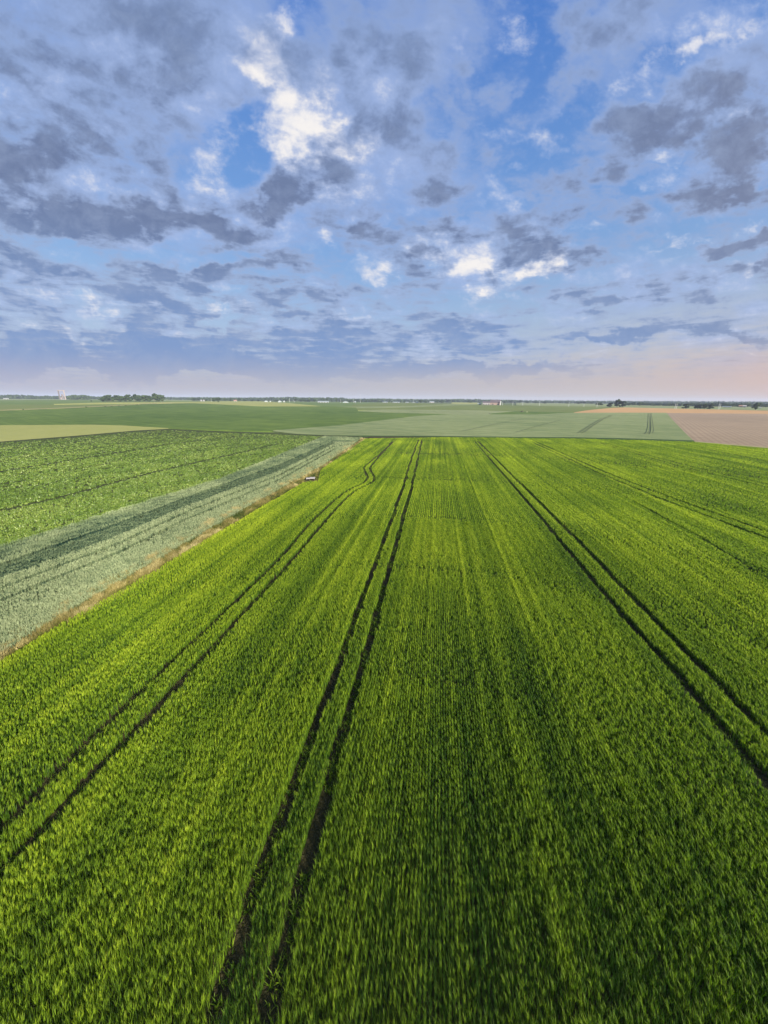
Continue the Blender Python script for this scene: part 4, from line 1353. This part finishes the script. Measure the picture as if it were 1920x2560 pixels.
building('house', 588, 1440, 7, 2.2, 9, 2.0, M_WHITE, M_ROOFR, 'small house with an orange red roof left of the greenhouses', 'house', doors=1)
building('house', 503, 1440, 3.2, 2.0, 8, 1.4, M_WHITE, M_GREY, 'left one of two tiny white houses right of the grove', 'house', 'tiny white houses right of the grove', doors=1)
building('house', 509.5, 1445, 3.4, 2.4, 8, 1.2, M_WHITE, M_GREY, 'right one of two tiny white houses right of the grove', 'house', 'tiny white houses right of the grove', doors=1)
building('shed', 16, 2050, 9.5, 1.8, 16, 1.4, M_WHITE, M_WHITE, 'lone white shed near the left edge on the horizon', 'shed', doors=2)
for i, (x, w, lab) in enumerate(((963, 12, 'first long white shed right of the hedgerow'), (989, 20, 'longest white shed on the horizon left of the barn'), (1018, 8, 'short white shed right of the longest one'),
                                 (1034, 5, 'second to last tiny white shed left of the barn'), (1043, 5, 'last tiny white shed left of the barn'))):
    building('shed', x, 1520, w, 1.5, 14, 0.9, M_WHITE, M_PLASTIC, lab, 'shed', 'white sheds in a row left of the barn', doors=2)
building('shed', 1080, 1750, 11, 2.2, 14, 1.2, M_GREY, M_PLASTIC, 'pale grey shed under trees left of the barn', 'shed', doors=2)
building('house', 1857, 1180, 8, 3, 9, 2.2, M_WHITE, M_ROOFR, 'house with a reddish roof in the belt near the right edge', 'house', doors=1)
building('house', 1866, 1150, 6, 3.2, 9, 2.2, M_WHITE, M_GREY, 'white house in the belt left of the tall upright tree', 'house', doors=1)
building('shed', 1822, 1100, 16, 1.6, 12, 1.0, M_GREY, M_PLASTIC, 'low pale roofed shed between pointed trees and white house', 'shed', doors=2)
building('shed', 1906, 1010, 5, 1.6, 8, 1.2, M_WHITE, M_WHITE, 'small white roofed hut at the right edge beyond orange field', 'hut', doors=1)
building('shed', 159, 1880, 3, 1.4, 10, 0.8, M_WHITE, M_WHITE, 'small white hut at the foot of the concrete tower', 'hut', doors=1)


def post(px, top, dist, label, group, arms=1):
    P = at_dist(px, dist)
    h = height_to(P, px, top)
    o = empty('pole', P, facing(P))
    MB().tube([(0, 0, -.4), (0, 0, h * .5), (0, 0, h)], [.28, .24, .18], 8).build('mast', M_POST, o)
    mb = MB()
    for i in range(arms):
        mb.box((0, 0, h * (0.97 - .08 * i)), (1.9, .16, .16))
    mb.build('crossarm', M_POST, o)
    return tag(o, label, 'pole', group)


G = 'pale poles in a line across the fields'
for i, (x, t, d) in enumerate(((1257, 1005, 990), (1283, 1004, 980), (1308, 1005, 960), (1350, 1003, 930), (1424, 1004.5, 900), (1462, 1009, 880), (1495, 1006, 860))):
    post(x, t, d, ORD[i] + ' pale pole to the right of the brick barn', G)
G = 'pairs of pale poles on the right'
post(1691.5, 1009, 830, 'left pole of the pair left of the single round tree', G, 2)
post(1695.5, 1009.5, 830, 'right pole of the pair left of the single round tree', G, 2)
post(1801.5, 1009, 860, 'left pole of the pair right of the three joined trees', G, 2)
post(1805, 1010, 860, 'right pole of the pair right of the three joined trees', G, 2)
G = 'pale masts among the hedgerow trees'
for i, (x, t) in enumerate(((723.5, 996), (735, 999), (851.5, 998), (884, 997), (901, 1000), (528, 997))):
    post(x, t, 1320, ('tall pale mast right of the narrow greenhouses', 'short pale mast right of the tall one', 'pale mast left of the wide greenhouse', 'leaning white mast by the small gabled house',
                      'short mast right of the small gabled house', 'pale mast left of the rounded pair of trees')[i], G)
post(1586, 999, 1900, 'thin tall far mast right of the three dark trees', 'thin far masts')
post(901, 986, 2000, 'thin tall mast above the wood right of the white sheds', 'thin far masts')
post(1034, 992, 2000, 'thin mast above the wood left of the brick barn', 'thin far masts')

# earth mound and white heap
def heap(name, px, base, wpx, hpx, mat, label, cat, seed):
    P = ground_at(px, base)[0]
    k = px_m(P)
    r_ = np.random.default_rng(seed)
    w, h = wpx * k / 2, hpx * k
    V, F = [(0, 0, h)], []
    nr, na = 7, 20
    for i in range(1, nr + 1):
        q = i / nr
        for j in range(na):
            a = 2 * math.pi * j / na
            rad = w * q * (1 + r_.normal(0, .05))
            V.append((rad * math.cos(a), rad * .7 * math.sin(a), h * (math.cos(q * math.pi) * .5 + .5) * (1 + r_.normal(0, .10)) - (0.4 if i == nr else 0)))
    for j in range(na):
        F.append((0, 1 + j, 1 + (j + 1) % na))
    for i in range(nr - 1):
        for j in range(na):
            a, b = 1 + i * na + j, 1 + i * na + (j + 1) % na
            F.append((a, a + na, b + na, b))
    o = MB().add(V, F).build(name, mat)
    o.location = P
    return tag(o, label, cat)


heap('earth_mound', 1305, 1030.6, 14, 3.8, simple_mat('dark_earth', (0.045, 0.05, 0.025), 0.4, 0.5), 'dark earth mound in the green patch beyond the wheat', 'mound', 3)
heap('straw_heap', 1317.5, 1031.0, 9, 1.5, simple_mat('pale_straw', (0.40, 0.42, 0.25), 0.2, 0.5), 'low pale heap beside the dark earth mound', 'heap', 4)
P = ground_at(1223.5, 1036.5)[0]
o = MB().tube([(0, 0, 0), (0, 0, 1.6), (0, 0, 2.2)], [.25, .22, .12], 8).box((0, 0, 1.5), (.9, .12, .3)).build('marker_post', M_DOOR)
o.location = P
tag(o, 'tiny dark marker post at the edge of the wheat field', 'post')

# concrete slab cover by the verge
P = ground_at(777, 1200.5)[0]
k = px_m(P)
sl_ = empty('concrete_slab_cover', P, math.radians(-4) + facing(P))
sl_.scale = (0.75, 0.75, 1.3)
M_SLAB = simple_mat('bleached_concrete', (0.27, 0.265, 0.26), 0.10, 2.5)
MB().box((-0.95, 0.05, .34), (1.15, 1.2, .13), 0.08).build('slab', M_SLAB, sl_)
MB().box((0.55, 0.15, .38), (1.75, 1.5, .15), -0.05).build('slab', M_SLAB, sl_)
wl = MB()
wl.box((-1.35, 0, -.4), (.18, 1.0, .75)).box((-.35, 0, -.4), (.18, 1.0, .75)).box((1.2, 0, -.4), (.18, 1.1, .79)).box((0, .55, -.4), (2.6, .14, .73))
wl.build('pit_wall', M_CONCD, sl_)
tag(sl_, 'pale concrete slab cover on a small pit beside the grass verge', 'slab cover')


# ------------------------------------------------------------------ air
hz = MB()
hz.box((0, 0, -4), (14400, 14400, 80)).build('haze', None)
hobj = bpy.data.objects['haze']
m = bpy.data.materials.new('air')
m.use_nodes = True
n = Nodes(m.node_tree)
v = n.new('ShaderNodeVolumePrincipled')
v.inputs['Color'].default_value = (0.54, 0.64, 0.82, 1)
v.inputs['Density'].default_value = 0.00011
v.inputs['Anisotropy'].default_value = 0.0
o_ = n.new('ShaderNodeOutputMaterial')
n.t.links.new(v.outputs[0], o_.inputs[1])
hobj.data.materials.append(m)
tag(hobj, 'thin bluish evening haze over the far fields', 'haze', kind='stuff')
